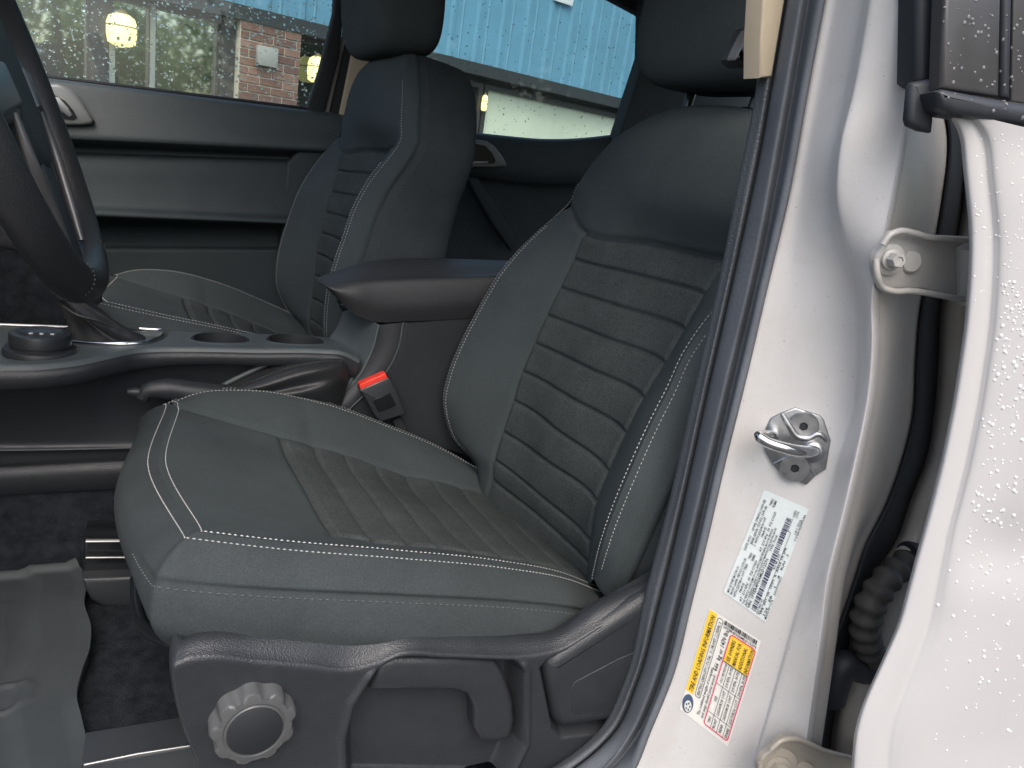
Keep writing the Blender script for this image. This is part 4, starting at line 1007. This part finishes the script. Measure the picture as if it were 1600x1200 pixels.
# gear lever with leather gaiter
gl = empty('gear_lever', tuple(dk(170, 530)), 'gear lever stalk in a creased black leather gaiter on the console', 'gear lever')
secs = [(166, 534, .050, .030), (164, 527, .047, .029), (156, 514, .038, .026), (146, 500, .031, .023), (134, 486, .028, .021), (122, 473, .023, .019), (114, 463, .020, .017), (110, 457, .018, .016)]
G = []; nu = 48
base_y = dk(166, 530).y
for i, (px, py, rx, ry) in enumerate(secs):
    c = P(px, py, base_y); row = []
    for j in range(nu):
        a = 2*math.pi*j/nu
        f = 1+.10*math.sin(5*a+i*1.1)*math.sin(math.pi*min(1, i/7))+.05*math.sin(11*a+i*2.3)*math.sin(math.pi*min(1, i/7))
        tilt = .25*(1-i/7)
        row.append(c+Vector((rx*f*math.cos(a), ry*f*math.sin(a), -.0*rx*math.cos(a)+.012*math.cos(a)*(-1 if i > 1 else 0)*(i/7)+.004*math.sin(4*a+i)*(i > 0))))
    G.append(row)
G = np.array([[tuple(v) for v in r] for r in G]); k = len(G)
G = np.stack([spl(np.arange(k), G[:, j], np.linspace(0, k-1, 50)) for j in range(nu)], 1)
grid('gaiter', G, m_leather, gl, cc=True)
tube('gaiter_fold', [P(98, 478, base_y-.024), P(120, 492, base_y-.034), P(150, 500, base_y-.036), P(178, 512, base_y-.034)], [.001, .003, .003, .001], m_leather, gl, seg=8, n=24)
tube('stalk', [P(112, 462, base_y), P(92, 428, base_y), P(70, 385, base_y), P(52, 350, base_y)], [.017, .019, .016, .014], m_smooth, gl, seg=16, n=16)
tube('gear_knob', [P(76, 400, base_y), P(66, 375, base_y), P(56, 350, base_y), P(50, 335, base_y)], [.016, .026, .028, .018], m_leather, gl, seg=20, n=20)

# parking brake
pb = empty('parking_brake', tuple(P(400, 610, 1.085)), 'parking brake lever beside the console with a folded leather boot', 'parking brake')
tube('brake_grip', [P(222, 622, 1.075), P(228, 612, 1.075), P(250, 608, 1.076), P(300, 613, 1.078), P(360, 620, 1.08), P(420, 628, 1.082)], [.009, .0150, .0165, .0165, .0155, .0135], m_grain, pb, seg=18, n=30)
tube('release_button', [P(199, 612, 1.074), P(205, 612, 1.074), P(226, 614, 1.075)], [.004, .0068, .0068], m_smooth, pb, seg=14, n=10)
bo = [[(338, 612, 1.10), (380, 590, 1.10), (430, 570, 1.10), (490, 558, 1.10), (530, 557, 1.10), (550, 565, 1.10)],
      [(345, 613, 1.075), (395, 596, 1.07), (445, 578, 1.07), (500, 566, 1.075), (535, 563, 1.085), (549, 570, 1.095)],
      [(352, 615, 1.07), (410, 604, 1.055), (455, 590, 1.055), (505, 577, 1.06), (535, 572, 1.075), (547, 580, 1.09)],
      [(360, 618, 1.07), (420, 612, 1.062), (465, 603, 1.062), (510, 593, 1.062), (533, 588, 1.072), (545, 595, 1.09)],
      [(370, 625, 1.07), (430, 622, 1.058), (475, 615, 1.055), (512, 607, 1.06), (530, 604, 1.075), (540, 612, 1.09)],
      [(380, 640, 1.08), (440, 640, 1.075), (480, 640, 1.072), (510, 635, 1.072), (525, 632, 1.08), (532, 640, 1.095)]]
loft('leather_boot', [cv3(b) for b in bo], m_leather, pb, n=60, m=60, flip=True)
ed = cv3([(360, 606, 1.083), (395, 592, 1.068), (445, 573, 1.066), (500, 562, 1.072), (538, 561, 1.085)])
stitches('boot_stitching', [(curve([v+Vector((0, -.003, -.002)) for v in ed], 60), np.array([0, -.8, .5])), (curve([v+Vector((.002, -.004, -.008)) for v in ed], 60), np.array([0, -.8, .5]))], m_thread_d, pb, r=.0008)
tube('boot_rim', cv3([(330, 612, 1.10), (380, 586, 1.10), (430, 565, 1.10), (490, 553, 1.10), (535, 553, 1.10), (556, 567, 1.10), (545, 600, 1.10), (520, 632, 1.10), (490, 650, 1.10)]), .0035, m_deck, pb, seg=8, n=60)

# seat belt buckle
bu = empty('seat_belt_buckle', tuple(P(600, 640, 1.08)), 'black seat belt buckle with a bright red release button beside the near cushion', 'buckle')
def bq(x, y): return (480+x*.26667, 380+y*.26667)
plate('buckle_body', [P(*bq(x, y), 1.068) for x, y in [(308, 858), (322, 862), (470, 800), (480, 785), (520, 850), (578, 990), (575, 1005), (430, 1050), (395, 1010), (340, 910)]], .022, .003, m_smooth, bu)
rb = plate('release_button', [P(*bq(x, y), 1.070) for x, y in [(308, 828), (450, 765), (462, 765), (473, 790), (318, 858), (308, 850)]], .014, .002, m_red, bu)
plate('button_edge', [P(*bq(x, y), 1.0665) for x, y in [(312, 862), (476, 790), (479, 798), (316, 870)]], .003, .0005, m_satin, bu)
plate('latch_panel', [P(*bq(x, y), 1.0668) for x, y in [(385, 930), (395, 915), (480, 880), (490, 885), (520, 945), (515, 955), (430, 990), (415, 985)]], .002, .0006, m_gloss, bu)
plate('belt_stalk', [P(*bq(x, y), 1.085) for x, y in [(500, 1040), (550, 1020), (600, 1120), (640, 1230), (590, 1250)]], .006, .002, m_black, bu)

# upper belt guide on the near pillar
bgd = empty('seat_belt_guide', tuple(P(1178, 80, .56)), 'seat belt guide bracket hanging beside the beige pillar trim', 'belt guide')
def gq(x, y): return (1000+x*.1875, y*.1875)
plate('guide_bracket', [P(*gq(x, y), .56) for x, y in [(920, 245), (950, 225), (1060, 225), (1060, 560), (985, 575), (860, 560), (815, 525), (800, 490), (860, 350)]], .02, .005, m_smooth, bgd)
plate('guide_face', [P(*gq(x, y), .555) for x, y in [(920, 252), (940, 240), (945, 380), (935, 410), (850, 460), (808, 500), (805, 480), (862, 355)]], .012, .003, mat('guide satin', (.13, .13, .125), .35), bgd)
lathe('guide_pin', [(.004, 0), (.004, .002), (0, .0025)], P(*gq(880, 400), .554), (0, -1, 0), m_satin, bgd, seg=12, cap=False)
for x in (975, 1005): tube('belt_slot_edge', [P(*gq(x+20, 345), .552), P(*gq(x-5, 400), .552), P(*gq(x+10, 450), .552)], .0012, m_satin, bgd, seg=6, n=10)

# ================================================================== steering wheel, dashboard, floor mat
al = math.radians(20); tw = Vector((-math.sin(al), 0, math.cos(al))); nw = Vector((math.cos(al), 0, math.sin(al))); yw = Vector((0, 1, 0))
RW = .183; wc = P(133, 437, Y0)+tw*RW
sw = empty('steering_wheel', tuple(wc), 'leather wrapped steering wheel with silver spoke trim at the left edge', 'steering wheel')
def wp(th, r, h=0): return wc+(-math.cos(th)*tw+math.sin(th)*yw)*r+nw*h
seg = 160; G = []
for i in range(seg):
    th = 2*math.pi*i/seg; row = []
    bt_ = .0165+.003*math.exp(-(min(th, 2*math.pi-th)/.5)**2)
    for j in range(18):
        a = 2*math.pi*j/18
        row.append(tuple(wp(th, RW+bt_*math.cos(a)*.95, bt_*1.05*math.sin(a))))
    G.append(row)
tag(grid('rim', G, m_leather, sw, cr=True, cc=True), 'dark leather rim')
for th in (-.42, .42):
    stitches('rim_stitching', [([wp(th, RW+.0183*math.cos(a), .0188*math.sin(a)) for a in np.linspace(-2.2, 2.2, 30)], np.array(tuple(nw)))], m_thread_d, sw, pitch=.004, ln=.003, r=.0007)
# hub
hub = [wp(th, .075*(1+.12*math.cos(2*th)), .012) for th in np.linspace(0, 2*math.pi, 40, endpoint=False)]
plate('airbag_cover', hub, .05, .014, m_soft, sw, steps=5, toward=nw)
def spoke(name, t0, t1, w0, w1, h, m, dep=.018):
    c0, c1 = wp(t0, .055, h), wp(t1, RW-.006, h*.2)
    d = (c1-c0).normalized(); s = nw.cross(d)
    return plate(name, [c0+s*w0, c1+s*w1, c1-s*w1, c0-s*w0], dep, .005, m, sw, toward=nw)
for sgn in (-1, 1):
    spoke('spoke', sgn*1.45, sgn*1.45, .030, .022, .012, m_smooth)
    a = spoke('spoke_button_panel', sgn*1.40, sgn*1.42, .018, .012, .016, mat('button panel', (.08, .095, .105), .35), .008)
spoke('lower_spoke', .0, .0, .026, .030, .010, m_soft)
for sgn in (-1, 1):
    c = [wp(sgn*1.20, .085, .010), wp(sgn*.85, .105, .008), wp(sgn*.5, .130, .006), wp(sgn*.30, .160, .004)]
    tube('silver_spoke_trim', c, [.003, .005, .005, .003], mat('spoke trim', (.17, .165, .16), .4, metal=.6), sw, seg=10, n=24)
tag(tube('steering_column', [wc-nw*.03, wc-nw*.14, wc-nw*.30], [.032, .038, .045], m_soft, sw, seg=24), None)
da = empty('dashboard', (-.45, 1.2, -.3), 'dark lower dashboard and knee panel behind the steering wheel', 'dashboard')
m_dash = mat('dash plastic', (.030, .031, .035), .5, var=.1, vscale=30, bump=[('voronoi', 600, .0004)])
dpro = [(-.80, .10), (-.45, .09), (-.36, .05), (-.33, -.02), (-.34, -.12), (-.37, -.20), (-.46, -.30), (-.60, -.36), (-.75, -.38)]
tag(grid('dash_panel', np.array([[(x, y, z) for x, z in spl(np.arange(9), np.array(dpro), np.linspace(0, 8, 50))] for y in (.58, .9, 1.2, 1.5, 1.9)]), m_dash, da), None)
plate('knee_panel', [P(a, b, .92) for a, b in [(-60, 290), (20, 300), (55, 350), (62, 392), (30, 398), (-60, 380)]], .05, .012, m_dash, da)
st = plate('tilt_lever', [P(a, b, .93) for a, b in [(32, 372), (52, 378), (74, 398), (78, 412), (60, 420), (46, 416), (38, 400)]], .03, .006, m_smooth, da)
grid('footwell_panel', np.array([[P(-200, 380, 1.28), P(60, 390, 1.28), P(160, 390, 1.28)], [P(-200, 520, 1.28), P(60, 520, 1.28), P(160, 520, 1.28)]]), m_carpet, da)

fm = empty('floor_mat', tuple(Pz(60, 1100, FZ+.012)), 'grey moulded rubber floor mat with ribs in the driver footwell', 'floor mat')
mz = FZ+.012
edge = [(118, 886), (133, 900), (132, 950), (142, 985), (140, 1020), (128, 1055), (120, 1090), (128, 1130), (137, 1170), (150, 1230)]
E1 = curve([Pz(a, b, mz) for a, b in edge], 160)
V = []
for i in range(160):
    p = E1[i]; row = []
    for t in np.linspace(0, 1, 70): row.append((p[0]-t*.40, p[1], p[2]))
    V.append(row)
V = np.array(V); X_, Y_ = V[..., 0], V[..., 1]
tt = np.linspace(0, 1, 70)[None]*.40
V[..., 2] += .010*(1-sstep(.0, .010, tt))-.004*np.exp(-(tt/.004)**2)                         # raised lip
inner = sstep(.055, .060, tt)*(1-sstep(.50, .52, (np.arange(160)/160)[:, None]*0+.0)); V[..., 2] -= .006*inner
for k in range(3):
    V[..., 2] += .0035*np.exp(-((tt-.085-.03*k)/.0028)**2)*(Y_ < Y_.max()-.06)
cc = Pz(8, 1085, mz); rr_ = np.hypot(X_-cc.x, Y_-cc.y); V[..., 2] += .003*np.exp(-((rr_-.022)/.003)**2)
# far edge curls up against the tunnel
V[..., 2] += .008*sstep(Y_.max()-.012, Y_.max(), Y_)
grid('mat_sheet', V, m_rubmat, fm)
plate('mat_border', [tuple(v) for v in np.vstack([E1[::6], (E1[::6]+np.array([-.004, 0, 0]))[::-1]])], .01, 0, m_rubmat, fm, toward=(0, 0, 1))
pc = plate('carpet_pad', [Pz(a, b, FZ+.006) for a, b in [(150, 950), (270, 945), (300, 1150), (140, 1180)]], .004, 0, m_carpet, fm, toward=(0, 0, 1)) if False else None

# ================================================================== far doors
YD = 1.85
fd = empty('front_passenger_door', tuple(P(280, 400, YD)), 'closed front passenger door with rain-speckled window behind the far seat', 'car door', 'far side doors')
m_doorup = mat('door upper', (.048, .060, .062), .5, var=.06, vscale=20, bump=[('voronoi', 700, .0003)])
def drow(l, y): return [P(a, b, y) for a, b in l]
XS = [-160, 80, 200, 300, 400, 505, 560]
def line(y0, y1, yy, bow=0): return [P(x, lerp(y0, y1, (x-80)/425)+bow*math.sin(math.pi*np.clip((x-80)/425, 0, 1)), yy) for x in XS]
up_rows = [line(122, 174, YD+.02), line(123, 175.5, YD), line(126, 178, YD-.012), line(132, 184, YD-.018), line(160, 206, YD-.028), line(195, 222, YD-.040), line(212, 232, YD-.044), line(218, 238, YD-.036), line(226, 246, YD+.0), line(238, 252, YD+.006)]
loft('door_top_panel', up_rows, m_doorup, fd, n=40, m=70)
mid = [line(236, 250, YD+.008), line(244, 255, YD-.012), line(262, 272, YD-.022), line(290, 305, YD-.03), line(318, 338, YD-.045), line(324, 344, YD-.075), line(330, 349, YD-.085), line(337, 353, YD-.078), line(341, 355, YD-.03), line(352, 362, YD+.0), line(384, 386, YD+.0), line(388, 390, YD-.03), line(410, 410, YD-.035), line(520, 520, YD-.03), line(640, 640, YD-.02)]
loft('door_lower_panel', mid, m_soft, fd, n=40, m=110)
plate('panel_edge', [P(a, b, YD-.03) for a, b in [(448, 256), (462, 240), (505, 205), (520, 205), (520, 470), (430, 470), (440, 345)]], .05, .008, m_soft, fd)
# pull handle bezel
hb = [(74, 131), (90, 131), (108, 138), (122, 151), (136, 172), (146, 188), (143, 194), (128, 196), (100, 196), (70, 190), (40, 160), (50, 135)]
m_bez = mat('handle bezel', (.20, .21, .205), .4, metal=.3)
bz = plate('handle_bezel', drow(hb, YD-.055), .02, .006, m_bez, fd)
plate('handle_recess', drow([(70, 150), (86, 149), (102, 158), (114, 172), (121, 184), (114, 188), (90, 184), (60, 170)], YD-.0565), .002, 0, m_gloss, bz)
plate('inner_handle', drow([(78, 150), (92, 152), (106, 166), (114, 180), (108, 184), (92, 172)], YD-.058), .006, .002, m_satin, bz)
# window frame and glass
plate('window_frame', drow([(527, -60), (522, 20), (500, 110), (478, 176), (506, 184), (512, 160), (530, 90), (546, -60)], YD+.005), .03, .005, m_black, fd)
wg = plate('window_pane', drow([(-200, -120), (560, -120), (540, 40), (503, 172), (300, 148), (80, 122), (-200, 90)], YD+.022), .004, 0, m_glass, fd, toward=(0, -1, 0))
tube('window_seal', drow([(-160, 93), (80, 121), (300, 148), (503, 173)], YD+.012), .004, m_black, fd, seg=8, n=20)
plane_front = Surf(wg)
sp = []
for k in range(1300):
    px, py = random.uniform(0, 525), random.uniform(0, 170)
    if py < np.interp(px, [0, 80, 505], [112, 121, 170]): sp.append((px, py, random.choice([.0010, .0013, .0016, .0020, .0028])*random.uniform(.8, 1.1)))
def outside(sf):
    def f(a, b):
        h, n = sf(a, b)
        return (None, None) if h is None else (h-n*.0045, -n)
    return f
m_drop_g = mat('rain on window', (1, 1, 1), .0, trans=1, ior=1.33)
drops('rain_beads', outside(plane_front), sp, m_drop_g, fd)

rd = empty('rear_passenger_door', tuple(P(840, 420, YD)), 'dark rear passenger door with a silver handle seen between the two seats', 'car door', 'far side doors')
XR = [620, 735, 790, 850, 900, 950, 1010]
def rline(vals, yy): return [P(x, v, yy) for x, v in zip(XR, vals)]
rows = [rline([190, 206, 212, 217, 216, 211, 200], YD+.02), rline([192, 208, 214, 219, 218, 213, 202], YD-.004), rline([196, 212, 219, 224, 223, 218, 207], YD-.014), rline([205, 222, 230, 235, 234, 230, 220], YD-.022),
        rline([235, 255, 262, 266, 266, 262, 255], YD-.03), rline([255, 272, 280, 285, 285, 282, 276], YD-.02), rline([275, 290, 298, 303, 303, 300, 296], YD+.005), rline([360, 370, 375, 378, 378, 376, 372], YD+.01), rline([480, 490, 495, 498, 498, 496, 492], YD-.02), rline([640, 640, 640, 640, 640, 640, 640], YD-.02)]
loft('door_panel', rows, m_soft, rd, n=40, m=90)
hz = lambda l: [(660+x*.2333, 160+y*.2333) for x, y in l]
bz = plate('handle_bezel', drow(hz([(200, 245), (350, 247), (440, 262), (490, 295), (540, 360), (570, 415), (560, 432), (500, 438), (200, 436)]), YD-.046), .02, .006, m_bez, rd)
plate('handle_recess', drow(hz([(200, 272), (350, 275), (420, 290), (465, 335), (492, 390), (482, 410), (200, 410)]), YD-.0475), .002, 0, m_gloss, bz)
plate('inner_handle', drow(hz([(200, 395), (440, 395), (440, 408), (200, 410)]), YD-.050), .006, .001, m_satin, bz)
tag(plate('pull_strap', drow(hz([(300, 505), (370, 505), (450, 620), (560, 780), (640, 900), (600, 1000), (480, 830), (370, 640)]), YD-.045), .02, .006, m_soft, rd), 'slanted dark pull grip on the door')
wr_ = plate('window_pane', drow([(560, -120), (1060, -120), (1012, 60), (975, 200), (940, 214), (860, 219), (735, 207), (600, 190)], YD+.022), .004, 0, m_glass, rd, toward=(0, -1, 0))
plate('window_frame', drow([(1000, -60), (1006, 30), (1003, 85), (985, 150), (962, 215), (975, 225), (1000, 170), (1030, 60), (1040, -60)], YD+.0), .03, .005, m_black, rd)
plate('window_frame_top', drow([(900, -40), (950, -5), (1000, 22), (1012, 30), (1040, -40)], YD+.002), .03, .004, m_black, rd)
rs = Surf(wr_); sp = [(random.uniform(660, 1000), random.uniform(0, 215), random.choice([.0010, .0014, .0020])) for k in range(330)]
drops('rain_beads', outside(rs), sp, m_drop_d, rd)

# ================================================================== outside: ground, building across the lot, trees
gm = mat('asphalt', (.055, .056, .058), .75, var=.35, vscale=3, bump=[('noise', 60, .01)])
g = from_pd('ground', [(-200, -200, GZ), (200, -200, GZ), (200, 200, GZ), (-200, 200, GZ)], [(0, 1, 2, 3)], gm); tag(g, kind='structure')
ra, rb_ = ray(428, 20), ray(975, 155)
t1 = 7.4/math.hypot(ra.x, ra.y); ZS = t1*ra.z; A_ = ra*t1; B_ = rb_*(ZS/rb_.z)
we = Vector((B_.x-A_.x, B_.y-A_.y, 0)).normalized(); wnn = Vector((we.y, -we.x, 0))       # along the wall, towards the truck
if wnn.y > 0: wnn = -wnn
def W(px, py, o_=0.0):
    d = ray(px, py); return d*((A_+wnn*o_).dot(wnn)/d.dot(wnn))
def wl_uv(p): q = Vector(p)-A_; return q.dot(we), p[2]
def WP(u, z, o_=0.0): v = A_+we*u+wnn*o_; return Vector((v.x, v.y, z))
bld = empty('office_building', tuple(WP(0, GZ)), 'low building with blue metal siding, a brick pier and dark windows beyond the far doors', 'building')
m_blue = mat('blue siding', (.115, .28, .40), .45, var=.14, vscale=1.6)
m_fas = mat('dark fascia', (.030, .034, .038), .5)
m_frame = mat('bronze window frame', (.045, .042, .042), .45)
m_lframe = mat('grey mullion', (.24, .27, .26), .5)
m_refl = mat('reflective window glass', (.80, .84, .80), .03, metal=1, var=.06, vscale=.8)
m_dkglass = mat('dark window glass', (.10, .12, .115), .04, metal=1)
m_pale = mat('pale window blind', (.62, .68, .54), .5, var=.12, vscale=1.2)
m_mortar = mat('mortar', (.60, .54, .46), .9, var=.1, vscale=30)
m_brk = [mat('brick', c, .85, var=.25, vscale=14, bump=[('noise', 120, .003)]) for c in ((.18, .095, .07), (.22, .12, .088), (.155, .085, .068), (.25, .14, .108))]
# siding panels between ribs
UL, UR = -6.5, 9.0; PITCH_ = .305; u = UL
while u < UR:
    prof = [(0, 0), (.02, .028), (.05, .028), (.07, 0), (PITCH_*.45, 0), (PITCH_*.5, .008), (PITCH_*.55, 0), (PITCH_, 0)]
    G = np.array([[tuple(WP(u+a, z, o_)) for a, o_ in prof] for z in (ZS, ZS+1.6)])
    grid('siding_panel', G, m_blue, bld, smooth=False); u += PITCH_
def wbox(name, u0, u1, z0, z1, o0, o1, m, parent=bld, bev=.0):
    c = WP((u0+u1)/2, (z0+z1)/2, (o0+o1)/2)
    rot = Matrix((we, wnn, Vector((0, 0, 1)))).transposed()
    return box(name, c, (u1-u0, abs(o1-o0), z1-z0), m, parent, rot=rot, bevel=bev)
uz = lambda px, py, o_=0: wl_uv(W(px, py, o_))
fb = uz(400, 42)[1]                                     # underside of the fascia
zf = ZS-.115
wbox('fascia', UL, UR, zf, ZS-.004, -.25, .05, m_fas)
wbox('back_wall', UL, UR, GZ, ZS+1.6, -.42, -.30, m_fas)
zsill = -.75
ub0, ub1 = uz(372, 90)[0], uz(466, 100)[0]
def window(px0, px1, m, z0=zsill, z1=zf-.05, fr=.05):
    u0, u1 = uz(px0, 90)[0], uz(px1, 90)[0]
    w = wbox('window', u0, u1, z0, z1, -.16, -.155, m)
    for a, b in ((u0-fr, u0), (u1, u1+fr)): wbox('frame', a, b, z0-fr, z1+fr, -.18, -.11, m_frame, w)
    wbox('frame', u0, u1, z1, z1+fr, -.18, -.11, m_frame, w); wbox('frame', u0, u1, z0-fr, z0, -.18, -.11, m_frame, w); return w
window(-150, 140, m_refl); w = window(182, 238, m_refl); w2 = window(250, 345, m_refl); window(474, 528, m_dkglass)
u_ = uz(243, 90)[0]; wbox('mullion', u_-.015, u_+.02, zsill, zf-.02, -.15, -.085, m_lframe)
u_ = uz(178, 90)[0]; wbox('mullion', u_-.01, u_+.03, zsill, zf-.35, -.15, -.10, m_lframe)
u0 = uz(145, 90)[0]; wbox('window_post', u0, uz(170, 90)[0], zsill, zf, -.16, -.09, m_frame)
u0 = uz(350, 90)[0]; wbox('window_post', u0, ub0-.01, zsill, zf, -.16, -.06, m_frame)
window(600, 765, m_dkglass, z1=zf-.10)
w = window(780, 1120, m_pale, z1=zf-.10)
# brick pier: every brick its own piece
pier = wbox('brick_pier', ub0, ub1, GZ, zf+.0, -.16, .028, m_mortar)
ch = .0677; bl = .203; bh = .057; me0 = None; row = 0; z = zf-.01-bh
bms = []
def brick_mesh(w_, h_, d_):
    bm = bmesh.new(); bmesh.ops.create_cube(bm, size=1); bmesh.ops.scale(bm, vec=(w_, d_, h_), verts=bm.verts)
    bmesh.ops.bevel(bm, geom=[e for e in bm.edges], offset=.003, segments=1, affect='EDGES')
    me = bpy.data.meshes.new('brick'); bm.to_mesh(me); bm.free(); return me
rotw = Matrix((we, wnn, Vector((0, 0, 1)))).transposed().to_4x4(); cache = {}
wp_ = ub1-ub0
while z > -.45:
    u = ub0-(bl*.5+.0 if row % 2 else 0); u -= .02
    while u < ub1-.02:
        a, b = max(u, ub0+.004), min(u+bl-.010, ub1-.004)
        if b-a > .03:
            mi = random.randrange(4); key = (round(b-a, 3), mi)
            if key not in cache: cache[key] = brick_mesh(b-a, bh, .02); cache[key].materials.append(m_brk[mi])
            o = bpy.data.objects.new('brick', cache[key]); C.objects.link(o)
            o.matrix_world = Matrix.Translation(WP((a+b)/2, z+bh/2, .030+random.uniform(-.002, .002))) @ rotw
            mw = o.matrix_world.copy(); o.parent = pier; o.matrix_parent_inverse = pier.matrix_basis.inverted(); o.matrix_basis = mw
        u += bl
    row += 1; z -= ch
bc = [uz(397, 70), uz(427, 107)]
eb = wbox('electric_box', bc[0][0], bc[1][0], min(bc[0][1], bc[1][1]), max(bc[0][1], bc[1][1]), .042, .10, mat('box grey', (.33, .33, .31), .6), pier, .006)
# small blue and white sign high on the siding
sg = [uz(866, -14, .04), uz(894, 10, .04)]
sgo = wbox('wall_sign', sg[0][0], sg[1][0], min(sg[0][1], sg[1][1]), max(sg[0][1], sg[1][1])+.02, .035, .05, mat('sign white', (.75, .78, .78), .4), None, .002)
tag(sgo, 'small white-bordered blue sign high on the blue siding', 'sign')
du, dz_ = (sg[1][0]-sg[0][0])*.17, .05
wbox('sign_face', sg[0][0]+du, sg[1][0]-du, min(sg[0][1], sg[1][1])+dz_, max(sg[0][1], sg[1][1])+.0, .0505, .053, mat('sign blue', (.02, .16, .50), .4), sgo)
# glowing lamps inside the windows
m_lamp = mat('lit lamp', (.8, .7, .35), .5, emit=(1, .80, .30), es=.9)
m_lamp_c = mat('lamp cap', (.25, .2, .1), .5)
def lamp(px, py, w_, h_, label):
    c = W(px, py, -.05); L = .5*w_*c.length/FPX; H = .5*h_*c.length/FPX
    e = empty('hanging_lamp', tuple(c), label, 'lamp', 'lit lamps along the building windows')
    lathe('lamp_glass', [(L*.55, -H), (L*.9, -H*.85), (L, -H*.3), (L, H*.4), (L*.85, H*.8), (L*.5, H)], c, (0, 0, 1), m_lamp, e, seg=20)
    lathe('lamp_band', [(L*1.02, H*.18), (L*1.02, H*.26)], c, (0, 0, 1), m_lamp_c, e, seg=20, cap=False)
    lathe('lamp_cap', [(L*.5, H), (L*.3, H*1.2), (L*.1, H*1.3)], c, (0, 0, 1), m_lamp_c, e, seg=16)
lamp(190, 47, 36, 38, 'yellow glowing lamp left of the brick pier, in front of the wide window')
lamp(495, 109, 26, 34, 'yellow glowing lamp just right of the brick pier, beside the far window frame')
lamp(757, 161, 9, 22, 'small yellow lamp at the dark post beside the pale blind')
# trees across the street, seen mirrored in the windows
m_leaf = [drop_mat('leaves', c, 1.0, .55) for c in ((.26, .36, .13), (.20, .30, .10), (.32, .40, .17))]
for m in m_leaf: next(n for n in m.node_tree.nodes if n.type == 'BSDF_PRINCIPLED').inputs['Roughness'].default_value = .6
m_bark = mat('bark', (.09, .07, .05), .9, var=.3, vscale=8)
def tree(x, y, h, r, mi, label):
    e = empty('street_tree', (x, y, GZ), label, 'tree', 'trees across the street behind the camera')
    tube('trunk', [(x, y, GZ), (x+.1, y, GZ+h*.3), (x-.1, y+.1, GZ+h*.7)], [.22, .16, .06], m_bark, e, seg=10, n=10)
    n = 5200; c = rng.normal(size=(46, 3)); c /= np.linalg.norm(c, axis=1)[:, None]; c *= rng.uniform(.3, .95, (46, 1))**.6
    q = c[rng.integers(0, 46, n)]+rng.normal(scale=.17, size=(n, 3)); q = q*np.array([r, r, h*.42])+np.array([x, y, GZ+h*.55])
    q[:, 2] = np.maximum(q[:, 2], GZ+.4)
    a = rng.normal(size=(n, 3)); a /= np.linalg.norm(a, axis=1)[:, None]; b = np.cross(a, rng.normal(size=(n, 3))); b /= np.linalg.norm(b, axis=1)[:, None]
    s = rng.uniform(.07, .15, (n, 1)); V = np.stack([q-a*s-b*s*.5, q+a*s-b*s*.5, q+a*s+b*s*.5, q-a*s+b*s*.5], 1).reshape(-1, 3)
    cr_ = from_pd('crown', V, np.arange(4*n).reshape(-1, 4), m_leaf[mi], e, smooth=False)
for i, (x, y, h) in enumerate([(3.5, -13, 7), (7.5, -11.5, 6), (11, -13, 7.5), (15, -10.5, 6.5), (19, -12, 8), (23, -9, 7)]):
    tree(x, y, h, 2.4, i % 3, ['round leafy tree', 'low dense tree', 'tall leafy tree', 'bushy tree', 'broad leafy tree', 'end tree'][i]+' mirrored in the building windows')
